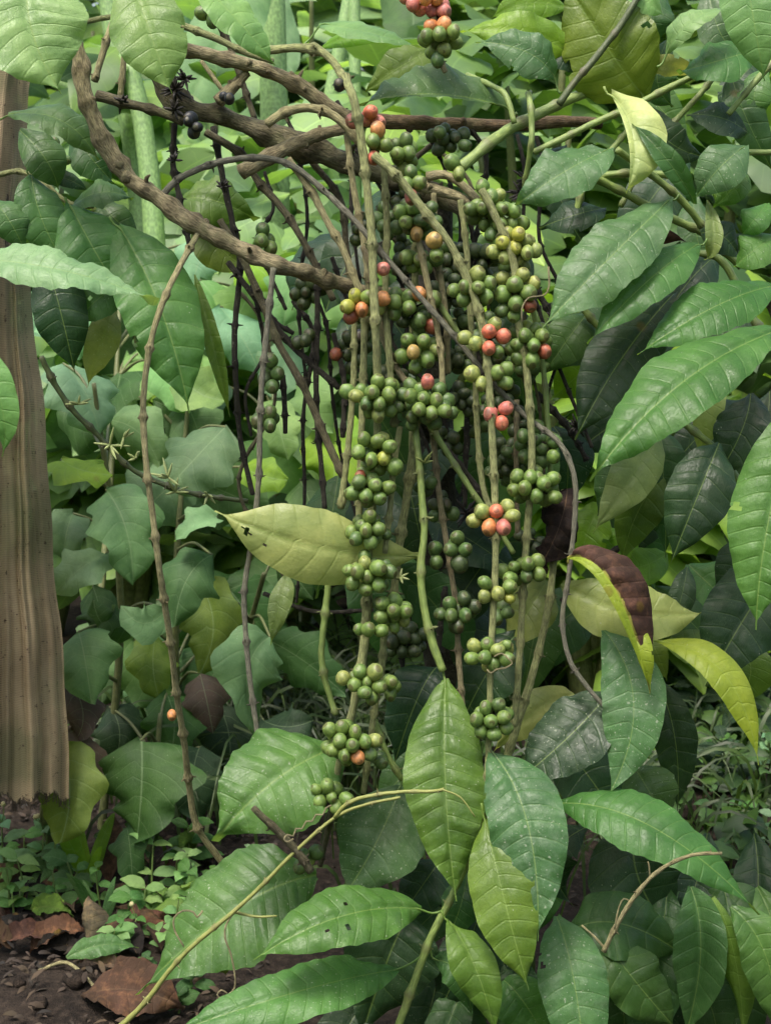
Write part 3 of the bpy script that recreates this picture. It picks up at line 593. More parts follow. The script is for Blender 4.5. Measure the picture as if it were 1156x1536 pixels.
k_ = 0
for row in [
 (640, 8, 26, 14, 5, -.01, 'p', '620,11,p 638,5,o 653,3,o 664,19,p 610,0,p'), (660, 64, 24, 26, 9, -.01, 'g', '649,45,o 662,44,o 641,59,g 659,60,g 676,56,g'),
 (553, 175, 8, 6, 1, -.03, 'p', '555,173,r 568,185,p 530,183,p'), (566, 222, 14, 22, 2, -.05, 'g', '565,202,o 562,213,g 578,221,g 560,239,r'),
 (606, 232, 20, 18, 5, -.02, 'g', '597,236,g 610,234,g 609,214,G'), (616, 278, 8, 16, 0, -.05, 'g', '616,261,G 609,278,g 627,277,g 616,298,p'),
 (625, 335, 34, 34, 14, -.02, 'G', '618,318,g 608,339,g 629,337,G 624,355,t 600,323,g'), (650, 366, 6, 10, 0, -.055, 'g', '650,362,t,13.5 654,384,g'),
 (672, 206, 40, 16, 8, .03, 'd', '658,204,G 695,221,G'), (682, 256, 6, 8, 0, -.01, 'g', '677,247,g,13 686,263,l'),
 (740, 315, 36, 34, 12, -.03, 'g', '722,285,g 735,301,g 722,317,g 705,318,G 750,320,g 768,322,g 782,335,g 765,338,g 748,340,g 736,355,G'),
 (768, 376, 36, 30, 10, -.035, 'l', '753,370,y 771,358,y 785,366,l 770,377,y 785,384,l 757,389,l 740,380,l 799,378,l 764,357,y'),
 (630, 392, 28, 16, 5, -.01, 'g', '611,390,g 629,393,g'), (712, 432, 30, 22, 3, -.05, 'g', '715,415,l,13 697,434,g 682,437,g 714,437,g 694,451,g 731,428,g 725,446,g'),
 (775, 440, 34, 34, 9, -.04, 'l', '770,432,g,13 786,442,g,13 754,444,g,13 771,458,g,13 796,430,l 780,418,l 765,474,g 791,461,q 755,470,G'),
 (550, 458, 28, 18, 3, -.035, 'l', '533,447,y 522,462,y 543,466,o 550,449,g 575,450,o 591,453,g 526,475,q'),
 (612, 465, 34, 34, 12, -.015, 'G', '628,444,o 612,465,g 648,452,g,13 629,483,G 591,473,g 647,491,q'), (632, 522, 30, 28, 9, -.015, 'g', '620,531,t 611,513,g 641,541,g,13 634,517,g 603,536,g 624,552,g'),
 (574, 406, 3, 3, 0, -.045, 'p', '574,406,p'), (728, 508, 26, 22, 1, -.055, 'g', '732,498,r 732,524,r 753,506,r 697,508,l 713,517,l 740,490,l 742,527,g'),
 (793, 515, 30, 36, 13, -.035, 'g', '785,508,g 774,521,g 775,538,g 796,541,g,13 797,523,g 808,506,g 812,530,q'), (727, 564, 24, 18, 1, -.055, 'l', '706,561,l,13 720,577,l 744,560,g 757,555,g 757,574,g'),
 (746, 625, 14, 12, 0, -.055, 'p', '734,622,p,12.5 757,614,p 751,635,r'), (562, 600, 36, 30, 9, -.045, 'g', '521,588,g 535,596,l 565,575,g 560,592,g 583,580,g 581,594,g 570,606,g 550,606,G 567,622,l'),
 (636, 606, 44, 34, 20, -.04, 'G', '641,574,p 615,597,g 633,600,g 652,603,g 628,616,g 645,621,g 663,618,g'), (690, 600, 24, 22, 9, .03, 'd', ''),
 (566, 680, 36, 30, 11, -.04, 'g', '573,687,y 546,660,g 568,664,g 540,680,g 559,690,g 592,700,g,13 581,672,g'), (556, 735, 34, 28, 9, -.04, 'g', '530,740,g 549,744,g 568,748,g 562,729,g 582,732,g 540,722,G 541,715,q,8'),
 (553, 793, 30, 26, 8, -.04, 'g', '549,795,g 567,793,g 556,813,g 535,808,G 555,775,g'), (553, 858, 36, 28, 8, -.045, 'g', '548,845,l 567,852,g,13 527,857,g 537,857,g 551,863,g 548,881,g 567,876,g 582,856,G 530,872,g'),
 (592, 922, 28, 30, 8, -.035, 'g', '574,904,g 591,915,g 571,922,g 608,916,g'), (554, 942, 20, 8, 0, -.045, 'g', '540,943,g,9 552,943,g 571,945,g'),
 (548, 1022, 30, 24, 3, -.05, 'g', '516,1016,l 532,1024,g 541,1006,g 563,1006,l,13 568,1027,g 550,1022,g,9 556,1043,g 548,1034,g'), (586, 1030, 14, 18, 2, -.03, 'g', '587,1021,g 585,1039,g'),
 (526, 1116, 38, 34, 10, -.05, 'g', '537,1130,o 497,1092,g 514,1089,g 532,1094,g 547,1108,g 514,1107,g 529,1113,g 518,1126,g 500,1121,g 553,1128,G 560,1108,l'), (570, 1140, 10, 8, 1, -.03, 'G', '571,1140,G'),
 (497, 1190, 26, 16, 1, -.045, 'g', '475,1182,g,9 492,1176,g 481,1200,g 497,1193,g,9 520,1197,g 505,1209,g'), (464, 1286, 16, 14, 1, .0, 'g', '459,1280,G 452,1296,G 472,1277,G'),
 (744, 777, 26, 22, 3, -.055, 'l', '742,766,r 733,791,o,12.5 755,788,p,12.5 721,768,l 711,781,l 760,760,l 764,775,l'), (800, 730, 36, 30, 11, -.04, 'g', '775,715,g 793,717,g 811,725,g 783,733,g 802,744,g 826,718,g 828,745,g 771,735,g'),
 (806, 668, 36, 36, 12, -.02, 'G', '826,685,g 828,664,G 782,655,G'), (784, 858, 34, 20, 2, -.045, 'g', '768,852,g,9 788,862,G,11 790,846,g 806,860,g 762,862,g 803,843,g 755,857,g'),
 (740, 884, 20, 14, 0, -.06, 'l', '726,875,g 726,892,l 746,889,l 763,896,y,9 762,880,g'), (735, 984, 34, 18, 3, -.06, 'l', '708,984,g 724,982,g 741,993,g 756,986,g,12 744,973,l 714,970,l 758,967,g,8 727,968,g'),
 (735, 1076, 32, 24, 4, -.06, 'g', '726,1059,g 714,1078,g 734,1080,g 752,1073,g 739,1095,g 722,1092,g 746,1057,G 753,1090,g'), (690, 822, 20, 22, 1, -.01, 'G', '676,823,G 697,824,G 684,806,G 688,845,d,14'),
 (655, 830, 12, 18, 1, -.005, 'G', '652,822,G 654,842,G'), (686, 922, 30, 26, 3, .0, 'G', '675,921,G 696,920,G 673,904,G 697,900,d 685,938,d 705,908,d 662,920,G'), (605, 962, 22, 20, 16, .03, 'd', ''),
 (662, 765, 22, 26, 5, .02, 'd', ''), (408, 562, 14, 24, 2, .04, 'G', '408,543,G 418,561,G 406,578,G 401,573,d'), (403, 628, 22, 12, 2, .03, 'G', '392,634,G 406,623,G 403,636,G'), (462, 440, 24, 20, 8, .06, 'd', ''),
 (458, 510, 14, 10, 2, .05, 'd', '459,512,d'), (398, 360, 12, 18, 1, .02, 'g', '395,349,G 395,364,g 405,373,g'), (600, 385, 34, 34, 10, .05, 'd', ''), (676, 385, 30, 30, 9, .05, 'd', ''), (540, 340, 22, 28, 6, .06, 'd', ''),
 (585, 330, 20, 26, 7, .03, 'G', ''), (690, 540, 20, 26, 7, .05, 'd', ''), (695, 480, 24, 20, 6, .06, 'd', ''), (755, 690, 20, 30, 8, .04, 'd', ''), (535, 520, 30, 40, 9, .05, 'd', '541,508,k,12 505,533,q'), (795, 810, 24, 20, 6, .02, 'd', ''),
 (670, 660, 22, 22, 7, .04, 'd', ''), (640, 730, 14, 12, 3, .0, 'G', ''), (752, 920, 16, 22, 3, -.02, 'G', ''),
 (312, 31, 8, 8, 0, .05, 'G', '307,26,G 318,34,G'), (724, 1155, 5, 5, 0, -.05, 'G', '716,1160,G,9'), (264, 1070, 3, 3, 0, .085, 'o', '260,1071,o,8'),
 (345, 150, 5, 4, 0, -.02, 'k', '345,152,k,9 338,148,k,7'), (290, 188, 8, 6, 2, -.0, 'k', '285,186,k,8 297,194,k,9'), (512, 131, 4, 4, 0, -.04, 'k', '510,132,k,10'), (660, 26, 12, 6, 4, -.005, 'k', '')]:
    x, y, rw, rh, n, z, c, ex = row; k_ += 1
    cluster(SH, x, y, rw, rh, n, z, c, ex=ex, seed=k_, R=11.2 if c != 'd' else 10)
def sprout(parent, x, y, z, n, l, c=(.30, .36, .14), name='flower_bud'):
    mb = MB(); rs = random.Random(int(x * 7 + y)); o0 = at(x, y, z); px = pxm(o0)
    for i in range(n):
        d = nrm(np.array((rs.gauss(0, 1), rs.gauss(-.4, .6), rs.gauss(.3, .8)))) * l * px * rs.uniform(.6, 1.1)
        tv, tf, tu, t2 = tube_arrays([o0, o0 + d * .5, o0 + d], [px * 1.6, px * 2.4, px * .8], sides=6, step=.003); mb.add(tv, tf, tu, t2)
    o = mb.build(name, M_STEM, parent); o.color = (*c, .2)
for x, y, n, l in ((118, 606, 6, 14), (165, 668, 7, 22), (186, 656, 4, 12), (204, 688, 5, 12), (252, 716, 7, 20), (263, 738, 5, 18), (312, 742, 5, 15)): sprout(SH, x, y, .075, n, l * 1.5)
sprout(SH, 636, 694, -.035, 5, 22, (.22, .27, .08), 'shoot'); sprout(SH, 600, 866, -.03, 5, 16, (.2, .24, .09), 'shoot'); sprout(SH, 655, 590, -.03, 4, 16, (.2, .26, .07), 'shoot')
for x, y, n, l in ((263, 135, 22, 24), (278, 118, 14, 20), (262, 165, 14, 18), (515, 128, 16, 16), (335, 280, 14, 14), (262, 240, 12, 14), (790, 270, 26, 26), (782, 290, 20, 24), (185, 152, 12, 14), (450, 72, 10, 10), (830, 480, 18, 22), (865, 640, 20, 20), (845, 520, 14, 16), (700, 770, 24, 26)):
    sprout(SH, x, y, .0 if x < 600 else .05, n, l, (.022, .018, .015), 'dry_stalk')

f = lambda *a, **k: leaf(SH, *a, **k)
# leaves of the fruiting shrub
f('762,162 650,140 533,157', 92, z=.03, dz=-.03, c='c', dust=.75, up=1.2, fold=.1, curl=.1, half=1, pet='775,170')
f('655,72 600,100 545,140', 55, z=.09, dz=.0, c='o', dust=.1, pet='690,60')
f('478,36 550,47 633,72', 34, z=.0, dz=-.03, c='l', dust=.1, up=1.6, pet='452,70'); f('482,72 530,56 592,62', 26, z=.02, c='b', dust=0)
f('628,833 480,822 322,766', 116, sk=1.3, z=-.01, dz=-.02, c='p', dust=.0, up=-.1, fold=.05, nv=9, bites=[(-.15, .84, .1), (.0, .79, .05), (-.3, .75, .05)], pet='634,833', label='pale yellow green leaf seen from below', quilt=.6, wave=.5)
f('668,1018 668,1180 684,1352', 122, z=-.03, dz=-.05, c='v', dust=.5, fold=.15, pet='663,1000', quilt=1.5, up=.2)
f('515,1118 415,1168 322,1262', 165, z=-.0, dz=-.05, c='g', dust=.6, up=.6, quilt=1.4, fold=.1, pet='540,1100')
f('600,1178 566,1260 515,1345', 135, z=.02, dz=-.03, c='c', dust=.8, up=.5, quilt=.8, pet='604,1168')
f('632,1364 512,1374 380,1440', 98, z=-.06, dz=-.06, c='v', dust=.5, up=.8, quilt=1.5, bites=[(-.35, .62, .06), (-.45, .5, .09), (.25, .45, .04)], pet='664,1366')
f('598,1454 450,1486 240,1556', 88, z=-.05, dz=-.06, c='g', dust=.45, up=.9, quilt=1.1, pet='645,1420')
f('475,1312 350,1365 205,1492', 155, z=.05, dz=-.02, c='g', dust=.7, up=.9, quilt=1.1)
f('738,1128 792,1240 806,1412', 120, z=-.06, dz=-.06, c='c', dust=1.0, up=.3, fold=.12, quilt=1.1, bites=[(.95, .22, .2), (-1.0, .7, .06)], pet='728,1105', label='dusty pale green leaf with a bitten edge')
f('727,1230 757,1354 793,1486', 100, z=-.085, dz=-.04, c='o', dust=.25, up=.1, quilt=.7, fold=.1, pet='722,1205', label='olive yellow leaf browning at its tip')
f('834,1374 862,1480 880,1640', 106, z=-.05, dz=-.05, c='c', dust=.8, up=.4, quilt=.9)
f('672,1380 712,1450 745,1560', 66, z=-.065, dz=-.03, c='v', dust=.2, twist=70, quilt=1.6, pet='662,1366')
f('650,1440 690,1462 708,1530', 54, z=-.03, c='m', dust=.2, twist=-40, pet='645,1420')
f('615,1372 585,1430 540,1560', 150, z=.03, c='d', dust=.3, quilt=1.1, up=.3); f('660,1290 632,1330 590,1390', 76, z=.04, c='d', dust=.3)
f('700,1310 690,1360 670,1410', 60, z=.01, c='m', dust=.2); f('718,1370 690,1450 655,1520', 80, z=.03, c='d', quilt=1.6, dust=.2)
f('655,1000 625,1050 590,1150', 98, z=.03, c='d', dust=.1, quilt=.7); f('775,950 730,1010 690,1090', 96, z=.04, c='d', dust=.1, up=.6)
f('755,1470 790,1510 830,1580', 82, z=-.03, c='g', dust=.35, quilt=1.2); f('860,1040 800,1070 738,1130', 62, z=.03, c='z', dust=.1, up=-.2)
f('820,870 790,920 755,970', 80, z=.05, c='u', dust=.1); f('915,1036 852,1105 765,1180', 110, z=-.02, dz=-.02, c='d', dust=.9, up=.5, fold=.2, quilt=.8)
f('905,945 950,1060 908,1200', 98, z=-.03, dz=-.03, c='c', dust=1.0, up=.2, quilt=.6, label='grey green leaf coated with pale dust')
f('842,875 945,918 1060,917', 96, z=.0, dz=-.02, c='z', dust=.1, up=.3, quilt=.5, label='pale green leaf with its underside showing')
f('850,838 918,882 974,1040', 100, z=-.06, dz=-.02, c='n', dust=.85, mat=M_DEAD, half=-1, up=.1, curl=1.1, quilt=4.2, wave=2.2, twist=30, pet='852,842', label='withered brown leaf with yellow edges')
f('851,838 914,884 975,1042', 15, z=-.066, dz=-.02, c='y', dust=0, name='leaf_margin', label='yellow living midrib strip of the withered leaf', up=.1)
f('956,935 966,975 975,1036', 26, z=-.07, dz=-.01, c='y', dust=0, name='leaf_margin', label='yellow tip of the withered leaf')
f('850,733 838,790 806,856', 50, z=-.02, c='k', dust=0, mat=M_DEAD, quilt=5, wave=5, twist=110, curl=.8, label='shrivelled black dead leaf')
f('985,962 1085,1010 1137,1148', 52, z=-.05, dz=-.04, c='y', dust=.05, up=1.0, quilt=.8, pet='960,945', label='long curved bright yellow leaf', wave=.5)
f('965,945 985,980 1000,1022', 36, z=-.02, c='o', dust=.1); f('432,862 420,905 406,968', 36, z=.08, c='z', dust=.8)
f('985,1020 1012,1110 1015,1220', 66, z=.03, c='d', dust=.2, up=.3); f('834,1205 978,1240 1140,1372', 84, z=-.05, dz=-.06, c='g', dust=.15, up=1.2, quilt=.9, pet='810,1195', fold=.1)
f('950,1150 975,1190 1005,1245', 90, z=.02, c='c', dust=.9, up=.4); f('955,1245 958,1320 1018,1418', 150, z=.04, c='d', dust=.15, quilt=.6)
f('850,1400 930,1385 1035,1440', 105, z=.01, c='m', dust=.3, up=.6); f('905,1408 955,1475 1015,1545', 90, z=-.01, c='m', dust=.3, quilt=1.3)
f('1035,1330 1050,1430 1025,1560', 80, z=.0, c='c', dust=.3, fold=.7, up=.1); f('1070,1345 1100,1430 1115,1560', 50, z=-.01, c='o', dust=.1, twist=100, curl=.9)
f('1095,1360 1150,1440 1165,1570', 78, z=-.03, c='g', dust=.2, fold=.4); f('920,1480 935,1520 930,1600', 90, z=.03, c='m', dust=.3)
f('1010,1480 1060,1500 1075,1580', 90, z=.03, c='m', dust=.3); f('880,1240 830,1290 860,1360', 70, z=.04, c='d')
# ================================================================== the leafy coffee shrub on the right
base2 = ground(1120, 1380); base2[0] += .06; base2[1] += .1
SR = thing('coffee_shrub', 'leafy green coffee shrub with long drooping leaves and green stems, without berries', 'coffee shrub', base2)
r = lambda *a, **k: branch(SR, *a, buds=False, **k)
f = lambda *a, **k: leaf(SR, *a, **k)
r('1230,1420 1220,1100 1205,800 1190,560 1150,430', 30, 22, z=.2, z1=.12, c='dun', node=150, name='trunk')
r('690,252 735,214 772,189 838,156 903,129 960,110', 18, 14, z=-.01, z1=.06, c='green', node=80, amp=.25, name='stem')
r('838,156 862,122 889,91 932,35 962,-15', 11, 10, z=-.0, c='dg', node=80, amp=.3, name='stem'); r('1190,560 1130,480 1085,395 1038,377', 14, 10, z=.08, c='green', node=70, name='stem')
r('800,228 845,207 896,182 939,164 990,138 1041,113', 10, 10, z=.01, c='green', node=80, amp=.3, name='stem'); r('860,330 881,264 907,236 940,196', 10, 8, z=.02, c='green', node=60, name='stem')
r('850,272 885,266 939,291 990,320 1059,353 1110,400', 13, 12, z=-.01, z1=.06, c='green', node=75, amp=.35, name='stem'); r('925,225 961,251 1016,295 1059,346', 11, 11, z=-.02, z1=.03, c='green', node=70, name='stem')
r('792,140 796,165 797,190 796,218 786,280', 10, 8, zs=[.0, -.01, -.01, -.01, .01], c='green', node=50, name='stem'); r('700,112 736,128 758,143 771,184', 8, 9, zs=[.05, .02, .0, -.005], c='green', node=0, name='stem')
r('885,266 939,260 1008,262', 11, 10, z=.01, c='green', node=60, name='stem'); r('1092,171 1128,127 1170,80', 9, 10, z=.0, c='green', node=60, name='stem'); r('1100,229 1180,228', 9, 9, z=.03, c='green', node=0, name='stem')
r('1012,610 1023,632 1070,672 1114,730', 10, 12, z=.03, c='green', node=60, name='stem'); r('866,452 890,482 918,512', 11, 10, z=.03, c='green', node=60, name='stem'); r('1090,90 1050,140 980,220 930,310', 9, 8, z=.04, c='green', node=70, name='stem')
r('900,840 960,800 1010,770 1080,735', 8, 8, z=.1, c='dark', node=50, name='stem'); r('840,900 880,890 960,880', 7, 6, z=.1, c='dark', node=50, name='stem')
f('1005,298 912,388 812,492', 100, z=-.03, dz=-.05, c='c', dust=.6, up=.8, pet='1018,292', wave=1.4); f('1048,366 972,420 880,516', 72, z=-.02, dz=-.05, c='g', dust=.3, up=.9, pet='1060,358')
f('1160,428 1066,462 955,532', 84, z=-.02, dz=-.04, c='g', dust=.1, up=1.0, nv=13); f('1175,492 1020,575 884,722', 118, z=-.10, dz=-.07, c='g', dust=.1, up=1.0, quilt=1.1, nv=14, pet='1200,480')
f('1010,440 930,540 862,660', 106, z=.02, dz=-.04, c='d', dust=.1, up=.5, quilt=1.2, nv=12); f('880,470 850,510 812,565', 70, z=.05, c='m')
f('1078,664 1045,745 1005,845', 100, z=-.01, dz=-.02, c='d', dust=.05, up=.4, quilt=1.2); f('1125,590 1110,650 1070,720', 84, z=.02, c='d')
f('1200,590 1152,780 1133,945', 118, z=-.12, dz=-.03, c='g', dust=.0, up=.5, quilt=1.2, nv=14); f('1190,820 1120,920 1058,1030', 125, z=.0, dz=-.03, c='d', dust=.2, up=.5, fold=.3, quilt=.9)
f('985,645 950,710 888,800', 72, z=.04, c='z', dust=.4, up=-.2); f('950,660 920,720 895,775', 60, z=.05, c='m'); f('1030,850 1020,900 1000,960', 40, z=.06, c='d'); f('1115,800 1100,850 1070,905', 60, z=.05, c='d')
f('917,222 848,256 772,309', 82, z=-.02, dz=-.03, c='c', dust=.8, up=.8, wave=1.6, pet='925,224'); f('1118,218 1078,252 1040,300', 72, z=-.01, c='c', dust=.7, up=.5, pet='1125,228')
f('1120,198 1080,176 1028,172', 52, z=.02, c='d', dust=.4, up=.8); f('905,312 862,322 808,342', 52, z=.03, c='d', dust=.0, up=.9)
f('916,141 950,210 938,290', 96, z=-.01, dz=-.04, c='p', dust=.1, up=.2, half=-1, curl=.3, pet='905,130', label='pale yellow curled leaf'); f('1042,306 1000,240 946,184', 34, z=-.04, c='m', dust=.1, up=.3, fold=.6)
f('966,146 912,75 845,-30', 148, z=.03, dz=.0, c='o', dust=0, up=-.3, quilt=.7, nv=9, pet='960,165', label='large olive leaf seen from below'); f('862,84 782,48 690,48', 62, z=.04, c='b', dust=0, up=.4, wave=2, pet='880,95')
f('850,12 790,5 735,28', 48, z=.06, c='b', dust=0); f('832,118 790,78 712,62', 62, z=.0, c='c', dust=.9, up=.6, wave=1.6, pet='840,140'); f('885,100 850,85 790,88', 42, z=.05, c='d')
f('1000,80 1035,30 1098,13', 36, z=-.02, c='l', dust=.1, up=1.2, pet='985,100'); f('1112,-80 1128,20 1146,122', 88, z=-.12, c='l', dust=.05, up=.4, quilt=.9, nv=10); f('1130,75 1072,92 1015,108', 66, z=.0, c='g', dust=.1, up=.9)
f('1040,112 1000,98 955,105', 34, z=.03, c='z', up=-.3); f('1100,255 1098,280 1068,312', 50, z=.02, c='g'); f('1165,350 1130,375 1100,400', 58, z=.0, c='g', up=.8); f('1150,305 1130,330 1112,352', 46, z=.0, c='g')
f('1050,350 1085,355 1112,395', 48, z=.01, c='d', dust=0, up=.9); f('945,345 985,345 1028,362', 34, z=.05, c='n', dust=0, mat=M_DEAD, curl=1.2, label='rolled dead brown leaf'); f('1060,300 1070,360 1056,390', 26, z=.0, c='z', fold=.6)
f('1060,-20 1080,50 1110,80', 60, z=.03, c='c', dust=.5); f('990,-20 975,30 985,70', 70, z=.05, c='m'); f('1000,60 985,120 1010,160', 60, z=.06, c='m'); f('1095,110 1120,180 1160,260', 60, z=.05, c='m'); f('960,150 1000,210 1060,235', 60, z=.05, c='d')
f('935,-25 970,0 995,22', 40, z=.02, c='l'); f('1150,100 1130,150 1150,200', 50, z=.05, c='g'); f('905,760 880,800 868,870', 70, z=.12, c='b'); f('830,640 850,690 845,760', 80, z=.14, c='d')
f('1075,560 1062,620 1045,690', 46, z=.05, c='z', dust=.3); f('1110,970 1125,1010 1100,1060', 70, z=.08, c='o', dust=0, up=-.2); f('1010,700 960,760 930,850', 70, z=.09, c='o', dust=0)
f('905,530 870,560 825,600', 80, z=.17, c='b', dust=0, up=.0); f('900,790 930,830 985,860', 70, z=.13, c='b', dust=0); f('1000,830 960,850 905,860', 60, z=.12, c='b', dust=0); f('1090,1000 1040,970 990,965', 56, z=.07, c='o', dust=0)
rr = random.Random(5)
for i in range(34):
    x, y = rr.uniform(820, 1160), rr.uniform(60, 1120)
    if y > 900 and rr.random() < .5: x = rr.uniform(1000, 1180)
    a = math.radians(rr.gauss(118, 30)); L = rr.uniform(130, 230); z = rr.uniform(.09, .30)
    if rr.random() < .25: a = PI - a
    tx, ty = x + math.cos(a) * L, y + math.sin(a) * L
    if ty > 1040 and max(x, tx) > 985: continue
    f('%f,%f %f,%f %f,%f' % (x, y, (x + tx) / 2 + rr.gauss(0, 8), (y + ty) / 2 - rr.uniform(5, 25), tx, ty), L * rr.uniform(.38, .48), z=z, dz=-.02, c=rr.choice('ddmmdgo'), dust=rr.random() * .3, res=.7)
for i, (x, y, an, L, w, z, c) in enumerate([(1000, 1335, 100, 190, 74, .0, 'm'), (1085, 1330, 84, 200, 70, .02, 'm'), (1135, 1330, 75, 180, 66, .0, 'g'), (930, 1330, 110, 170, 70, .02, 'm'), 
        (760, 1420, 82, 170, 66, .0, 'm'), (800, 1330, 100, 150, 64, .02, 'd'), (890, 1290, 60, 170, 70, .035, 'm'), (1060, 1250, 110, 180, 70, .06, 'd'), (1130, 1250, 95, 170, 66, .05, 'd'),
        (700, 1470, 110, 140, 56, .0, 'm'), (560, 1480, 120, 150, 62, .02, 'd')]):
    a = math.radians(an); L *= 1.45; w *= 1.25; z += .035; tx, ty = x + math.cos(a) * L, y + math.sin(a) * L
    f('%f,%f %f,%f %f,%f' % (x, y, (x + tx) / 2 + rr.gauss(0, 12), (y + ty) / 2 - 8, tx, ty), w, z=z, dz=-.03, c=c, dust=rr.random() * .7, fold=rr.uniform(.1, .5), twist=rr.gauss(0, 25))
# low leaves of the fruiting shrub behind the front ones
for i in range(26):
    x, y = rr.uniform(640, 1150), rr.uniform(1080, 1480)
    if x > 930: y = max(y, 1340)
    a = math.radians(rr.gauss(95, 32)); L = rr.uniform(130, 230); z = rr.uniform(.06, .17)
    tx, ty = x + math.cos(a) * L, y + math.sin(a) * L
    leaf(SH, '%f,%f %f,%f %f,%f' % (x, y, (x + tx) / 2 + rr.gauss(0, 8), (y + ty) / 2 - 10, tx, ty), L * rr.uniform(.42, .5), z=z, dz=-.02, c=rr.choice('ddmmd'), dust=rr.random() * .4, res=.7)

ri = random.Random(41)  # interior leaves, twigs and berries coloured dark to deepen the shade behind the strings
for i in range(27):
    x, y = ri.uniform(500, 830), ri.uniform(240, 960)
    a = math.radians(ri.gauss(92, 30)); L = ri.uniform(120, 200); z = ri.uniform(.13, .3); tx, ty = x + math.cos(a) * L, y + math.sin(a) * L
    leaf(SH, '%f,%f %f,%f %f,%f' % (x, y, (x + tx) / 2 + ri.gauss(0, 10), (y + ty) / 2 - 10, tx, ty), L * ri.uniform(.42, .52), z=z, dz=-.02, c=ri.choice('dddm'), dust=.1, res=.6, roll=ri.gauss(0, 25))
for i in range(20):
    x = ri.uniform(370, 640) if i < 12 else ri.uniform(600, 840); y = ri.uniform(200, 520); L = ri.uniform(150, 420); x2 = x + ri.gauss(25, 30); z = ri.uniform(.05, .13)
    branch(SH, '%f,%f %f,%f %f,%f %f,%f %f,%f' % (x - ri.uniform(10, 50), y - 55, x, y, x + ri.gauss(6, 14), y + L * .3, (x + x2) / 2 + ri.gauss(0, 18), y + L * .62, x2 + ri.gauss(0, 15), y + L), ri.uniform(5, 8), ri.uniform(4, 6), z=z, c=ri.choice(('dark', 'dark', 'dun')), node=ri.uniform(40, 70), amp=.6)
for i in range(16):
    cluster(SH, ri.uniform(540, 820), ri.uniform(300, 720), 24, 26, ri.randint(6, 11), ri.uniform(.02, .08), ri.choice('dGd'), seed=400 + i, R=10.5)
# ================================================================== coffee shrub leaning in at the left
base3 = ground(-60, 1200)
SL = thing('coffee_shrub', 'coffee shrub at the far left with pale young leaves reaching over the brown netting', 'coffee shrub', base3)
f = lambda *a, **k: leaf(SL, *a, **k)
branch(SL, '-140,1250 -130,900 -120,500 -90,200 -40,80', 34, 22, z=.25, z1=.0, c='brown', node=120, name='trunk')
branch(SL, '-90,230 -40,95 10,80 20,74', 10, 7, z=-.02, z1=-.05, c='gg', node=60, name='stem'); branch(SL, '-60,60 40,-60 200,-70 300,-40', 14, 10, z=.0, z1=-.06, c='gg', node=80, name='stem')
branch(SL, '-120,480 -60,430 -20,390', 10, 7, z=.02, z1=-.08, c='gg', node=60, name='stem'); branch(SL, '-100,300 0,262 45,262 105,305 140,310', 9, 7, z=.1, z1=.06, c='gg', node=60, name='stem')
branch(SL, '140,310 160,380 190,440 215,500', 8, 9, z=.07, z1=.12, c='green', node=70, name='stem')
f('44,-60 47,40 93,140', 176, z=-.09, dz=-.02, c='l', dust=.05, up=.6, quilt=.9, nv=10); f('196,-50 226,50 258,140', 112, z=-.09, dz=-.02, c='l', dust=.05, up=.5, quilt=.9, nv=9, bites=[(-.95, .5, .1)])
f('285,-40 352,25 413,98', 62, z=-.08, dz=-.01, c='l', dust=.05, up=1.0, twist=30); f('12,172 92,180 148,240', 54, z=.0, c='c', dust=.3, up=1.1, pet='-20,180'); f('30,195 70,240 88,285', 66, z=.04, c='m', dust=.1)
f('48,262 62,325 98,398', 74, z=.03, c='c', dust=.2, up=.4, pet='40,255'); f('-12,296 14,330 40,380', 56, z=.02, c='c', dust=.1, up=.6); f('105,306 145,380 188,452', 108, z=.03, c='g', dust=.1, up=.5, pet='98,296', nv=8)
f('178,338 242,465 284,619', 124, z=-.0, dz=-.03, c='g', dust=.05, up=.4, quilt=1.1, nv=10, pet='165,325'); f('-70,388 80,402 238,452', 56, z=-.10, dz=-.02, c='s', dust=.0, up=1.1, wave=2.0)
f('70,390 92,470 113,560', 84, z=.05, c='d', dust=.1, up=.3, nv=8); f('172,462 152,515 132,580', 52, z=.09, c='z', dust=.4, up=-.2); f('188,425 148,448 112,486', 62, z=.06, c='c', bites=[(.3, .6, .1), (-.3, .75, .06), (.1, .35, .05)])
f('-60,490 -2,590 4,685', 56, z=-.14, c='l', dust=0, up=.2, quilt=1.2); f('292,412 320,520 345,625', 26, z=.03, c='o', fold=.7); f('70,265 100,268 135,288', 26, z=.06, c='d'); f('105,312 150,288 200,298', 36, z=.05, c='c', up=1.4, dust=0)
f('145,300 175,330 215,370', 50, z=.08, c='m'); f('110,200 140,240 172,275', 60, z=.08, c='m'); f('270,300 320,300 385,330', 75, z=.14, c='o', dust=0, wave=1.8, label='backlit olive green leaf'); f('300,305 330,370 375,400', 70, z=.15, c='o', dust=0)
f('-60,560 20,560 60,600', 60, z=.5, c='m')
cluster(SL, 93, 228, 14, 16, 0, .06, 'G', ex='86,217,G,8 102,243,G,8', seed=301); 

